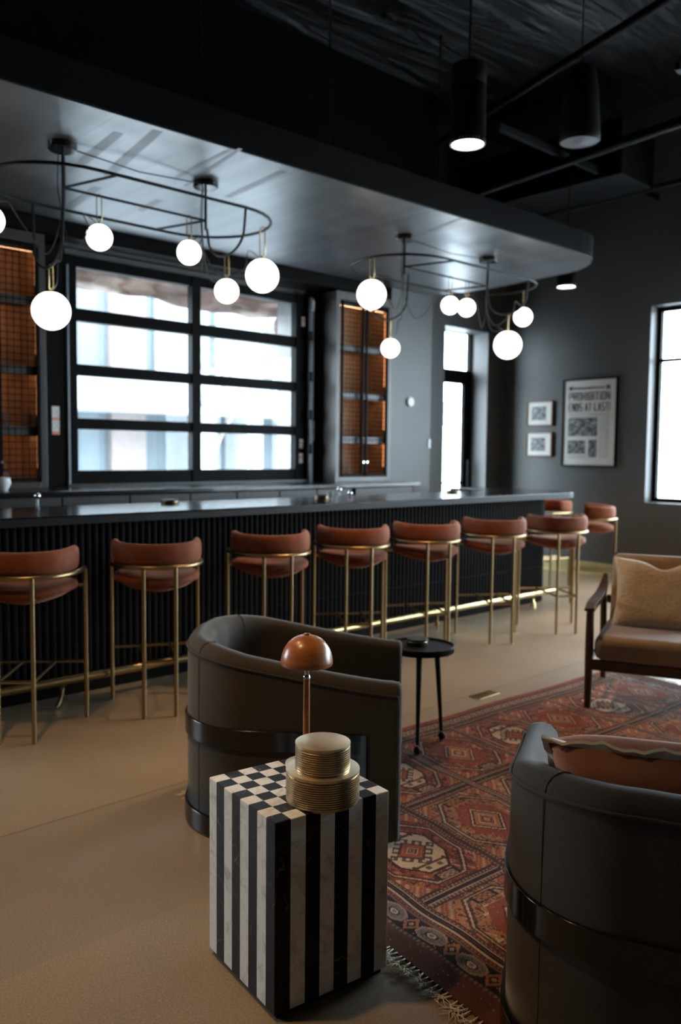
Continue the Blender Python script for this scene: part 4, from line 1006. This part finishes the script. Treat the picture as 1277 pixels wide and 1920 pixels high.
    put(E_ & (np.abs(d-.180) < .0025), 'grey', .8); put(E_ & (d > .186) & (d < .196) & (np.floor(t_/.0075) % 2 == 0), 'rust'); put(E_ & (np.abs(d-.203) < .003), 'ivory', .8); put(E_ & (np.abs(d-.213) < .004), 'dark')
    # abrash and wear
    ab = 1+.16*np.sin(u*3.1+1.7*np.sin(v*1.3))+.10*np.sin(u*17+v*2); col *= ab[:, :, None]
    col *= (1+.22*(rng.random((nu, nv))-.5))[:, :, None]; wear = rng.random((nu, nv)) < .012; col[wear] = C['pink']*1.1
    # geometry: loose hand woven quadrilateral
    A0, A1, B0, B1 = np.array((1.885, 2.95)), np.array((1.515, .40)), np.array((5.11, 2.80)), np.array((4.76, .30))
    s, t = u/UL, v/VL
    xy = (A0[None, None]*((1-s)*(1-t))[..., None]+A1*((1-s)*t)[..., None]+B0*(s*(1-t))[..., None]+B1*(s*t)[..., None])
    xy[..., 0] += .006*np.sin(v*9)*(1-s)+.004*np.sin(v*23)*(1-s); xy[..., 1] += .006*np.sin(u*7)*(1-t)
    z = .0075+.0012*np.sin(u*11+v*5)*np.sin(v*8)+.0004*rng.random((nu, nv))
    co = np.concatenate([xy, z[..., None]], -1).reshape(-1, 3)
    ii = np.arange(nu*nv).reshape(nu, nv); F = np.stack([ii[:-1, :-1], ii[1:, :-1], ii[1:, 1:], ii[:-1, 1:]], -1).reshape(-1, 4)
    # skirt down to the floor
    rim = np.concatenate([ii[:, 0], ii[-1, 1:], ii[-2::-1, -1], ii[0, -2:0:-1]]); low = co[rim].copy(); low[:, 2] = .001
    nb = len(co); L_ = len(rim); co = np.concatenate([co, low]); jj = np.arange(L_); F2 = np.stack([rim[jj], nb+jj, nb+(jj+1) % L_, rim[(jj+1) % L_]], -1)
    F = np.concatenate([F, F2])[:, ::-1]
    me = bpy.data.meshes.new('rug'); me.vertices.add(len(co)); me.vertices.foreach_set('co', co.ravel().astype(np.float32))
    me.loops.add(F.size); me.loops.foreach_set('vertex_index', F.ravel().astype(np.int32)); me.polygons.add(len(F))
    me.polygons.foreach_set('loop_start', (np.arange(len(F))*4).astype(np.int32)); me.update(calc_edges=True)
    me.polygons.foreach_set('use_smooth', np.ones(len(F), bool))
    ca_ = me.color_attributes.new('knots', 'FLOAT_COLOR', 'POINT'); cc = np.ones((len(co), 4), np.float32); cc[:nu*nv, :3] = np.clip(col.reshape(-1, 3), 0, 1); cc[nu*nv:, :3] = C['brown']
    ca_.data.foreach_set('color', cc.ravel()); me.materials.append(MATS['rug_pile'])
    o = bpy.data.objects.new('pile', me); COL.objects.link(o)
    root = empty('rug', (3.3, 1.6, 0), label='worn red patterned oriental rug with a knotted cream fringe', cat='rug'); o.parent = root; o.location = (-3.3, -1.6, 0)
    rnd = random.Random(9)
    for (P0, P1, dr, full) in ((Vector((1.880, 2.93, 0)), Vector((1.520, .42, 0)), Vector((-1, .06, 0)), True), (Vector((5.11, 2.79, 0)), Vector((4.765, .31, 0)), Vector((1, -.1, 0)), False)):
        fm_ = MB(); Ln = (P1-P0).length; n_ = int(Ln/.019)
        for k in range(n_):
            c = P0.lerp(P1, (k+rnd.random()*.6)/n_)+Vector((-.006 if full else .006, 0, .006))
            ang = rnd.gauss(0, .35); d = Matrix.Rotation(ang, 3, 'Z') @ dr
            kn = c+d*.016; fm_.tube([c-dr*.012, kn], [.0026, .0034], 5); fm_.sphere(kn, .0052, 6)
            for s__ in range(rnd.choice((3, 4, 5)) if full else 2):
                a = rnd.gauss(0, .75); l = rnd.uniform(.025, .06); e = Matrix.Rotation(a, 3, 'Z') @ d; w_ = Matrix.Rotation(a+rnd.gauss(0, .7), 3, 'Z') @ d
                p1 = kn+e*l*.5; p2 = p1+w_*l*.5; p1.z = .005+rnd.random()*.006; p2.z = .003+rnd.random()*.005
                fm_.tube([kn, p1, p2], [.0014, .0013, .0009], 4)
        f_ = rel(fm_, (3.3, 1.6, 0)).build('fringe', 'cream_trim', root, smooth=True)
build_rug()
box_thing('floor_outlet', (3.86, 2.955, 0), (4.06, 3.035, .005), 'brass', 'rectangular brass floor outlet cover beside the rug edge', 'outlet', bevel=.002)

# ------------------------------------------------------------------ framed prints on the right wall
def framed(name, y0, y1, z0, z1, matn, label, cat):
    o = empty(name, (X1-.012, (y0+y1)/2, (z0+z1)/2), label=label, cat=cat); O = (X1-.012, (y0+y1)/2, (z0+z1)/2); w_ = .016; xa, xb = X1-.038, X1-.001
    f = MB().box((xa, y0, z0), (xb, y1, z0+w_)).box((xa, y0, z1-w_), (xb, y1, z1)).box((xa, y0, z0+w_), (xb, y0+w_, z1-w_)).box((xa, y1-w_, z0+w_), (xb, y1, z1-w_))
    rel(f, O).build('frame', matn, o, bevel=.002)
    return o, O
def sheet_box(o, O, name, mat, y0, y1, z0, z1, x):
    m_ = MB().box((-.0008, -(y1-y0)/2, -(z1-z0)/2), (.0008, (y1-y0)/2, (z1-z0)/2)); return m_.build(name, mat, o, loc=(x-O[0], (y0+y1)/2-O[1], (z0+z1)/2-O[2]))
for z0, z1, pm, lb in ((1.785, 2.10, 'photo_print', 'upper small framed black and white photograph on the right wall'), (1.405, 1.712, 'photo_print_b', 'lower small framed black and white photograph on the right wall')):
    o, O = framed('framed_photograph', 5.845, 6.228, z0, z1, 'frame_wood', lb, 'picture')
    sheet_box(o, O, 'mat_board', 'paper_white', 5.855, 6.218, z0+.01, z1-.01, X1-.022)
    sheet_box(o, O, 'photograph', pm, 5.945, 6.155, z0+.072, z1-.072, X1-.0245)
PY0, PY1, PZ0, PZ1 = 4.985, 5.705, 1.292, 2.338
o, O = framed('framed_poster', PY0, PY1, PZ0, PZ1, 'frame_black', 'large framed newspaper poster about the end of prohibition', 'poster')
sheet_box(o, O, 'paper', 'paper_white', PY0+.01, PY1-.01, PZ0+.01, PZ1-.01, X1-.022)
px = X1-.0245
sheet_box(o, O, 'photograph', 'photo_crowd', 5.235, 5.625, 1.655, 1.875, px)
sheet_box(o, O, 'photograph', 'photo_print_b', 5.385, 5.625, 1.445, 1.605, px)
sheet_box(o, O, 'photograph', 'photo_print', 5.235, 5.345, 1.405, 1.610, px)
sheet_box(o, O, 'text_column', 'news_columns', 5.085, 5.205, 1.39, 1.875, px)
sheet_box(o, O, 'text_column', 'news_columns', 5.085, 5.625, 1.885, 1.935, px)
sheet_box(o, O, 'text_column', 'news_columns', 5.36, 5.625, 1.385, 1.435, px)
GL = {'P': [(0,0,0,6),(0,6,3,6),(3,6,3,3),(0,3,3,3)], 'R': [(0,0,0,6),(0,6,3,6),(3,6,3,3),(0,3,3,3),(1.3,3,3,0)], 'O': [(0,0,0,6),(0,6,3,6),(3,6,3,0),(0,0,3,0)], 'H': [(0,0,0,6),(3,0,3,6),(0,3,3,3)],
      'I': [(1.5,0,1.5,6)], 'B': [(0,0,0,6),(0,6,3,6),(3,6,3,3.3),(0,3,3,3),(3,2.7,3,0),(0,0,3,0)], 'T': [(1.5,0,1.5,6),(0,6,3,6)], 'N': [(0,0,0,6),(3,0,3,6),(0,6,3,0)], 'E': [(0,0,0,6),(0,6,3,6),(0,3,2.4,3),(0,0,3,0)],
      'D': [(0,0,0,6),(0,6,2.4,6),(2.4,6,3,5),(3,5,3,1),(3,1,2.4,0),(2.4,0,0,0)], 'S': [(0,0,3,0),(3,0,3,3),(0,3,3,3),(0,3,0,6),(0,6,3,6)], 'A': [(0,0,1.5,6),(1.5,6,3,0),(.7,2,2.3,2)], 'L': [(0,0,0,6),(0,0,3,0)], '!': [(1.5,2,1.5,6),(1.5,0,1.5,.5)]}
def headline(body, yl, yr, z0, h):
    wd = sum({'I': .45, '!': .45, ' ': .55}.get(c, 1) for c in body); cell = (yl-yr)/wd; x = 0; b = MB()
    for c in body:
        w_ = cell*{'I': .45, '!': .45, ' ': .55}.get(c, 1)
        for (xa, za, xb, zb) in GL.get(c, []):
            f = lambda u: ((u/3-.5)*cell*.60 if c not in 'I!' else 0)
            p0 = Vector((yl-x-w_/2-f(xa), z0+h*.08+za/6*h*.84)); p1 = Vector((yl-x-w_/2-f(xb), z0+h*.08+zb/6*h*.84))
            d = (p1-p0).normalized(); e = Vector((-d.y, d.x))*(.0052 if abs(d.y) > .4 else .0046); p0 = p0-d*.006; p1 = p1+d*.006
            q = [p0-e, p1-e, p1+e, p0+e]
            vs_ = [(dx, v.x, v.y) for dx in (-.0008, .0006) for v in q]
            b.add(vs_, [(0, 1, 2, 3), (4, 7, 6, 5), (0, 4, 5, 1), (1, 5, 6, 2), (2, 6, 7, 3), (3, 7, 4, 0)])
        x += w_
    return rel(b, (0, O[1], O[2])).build('headline', 'ink', o, loc=(px-.001-O[0], 0, 0))
headline('PROHIBITION', 5.63, 5.07, 2.075, .105)
headline('ENDS AT LAST!', 5.63, 5.07, 1.948, .105)
m = MB(); rnd = random.Random(2); y = 5.56
while y > 5.16:
    w_ = rnd.uniform(.008, .016); m.box((-.001, y-w_, 2.215), (.001, y, 2.215+rnd.uniform(.012, .024))); y -= w_+rnd.uniform(.003, .008)
rel(m, (0, O[1], O[2])).build('masthead', 'ink', o, loc=(px-.001-O[0], 0, 0))
for yy in (5.60, 5.105): sheet_box(o, O, 'text_box', 'photo_print', yy-.025, yy+.025, 2.20, 2.25, px)
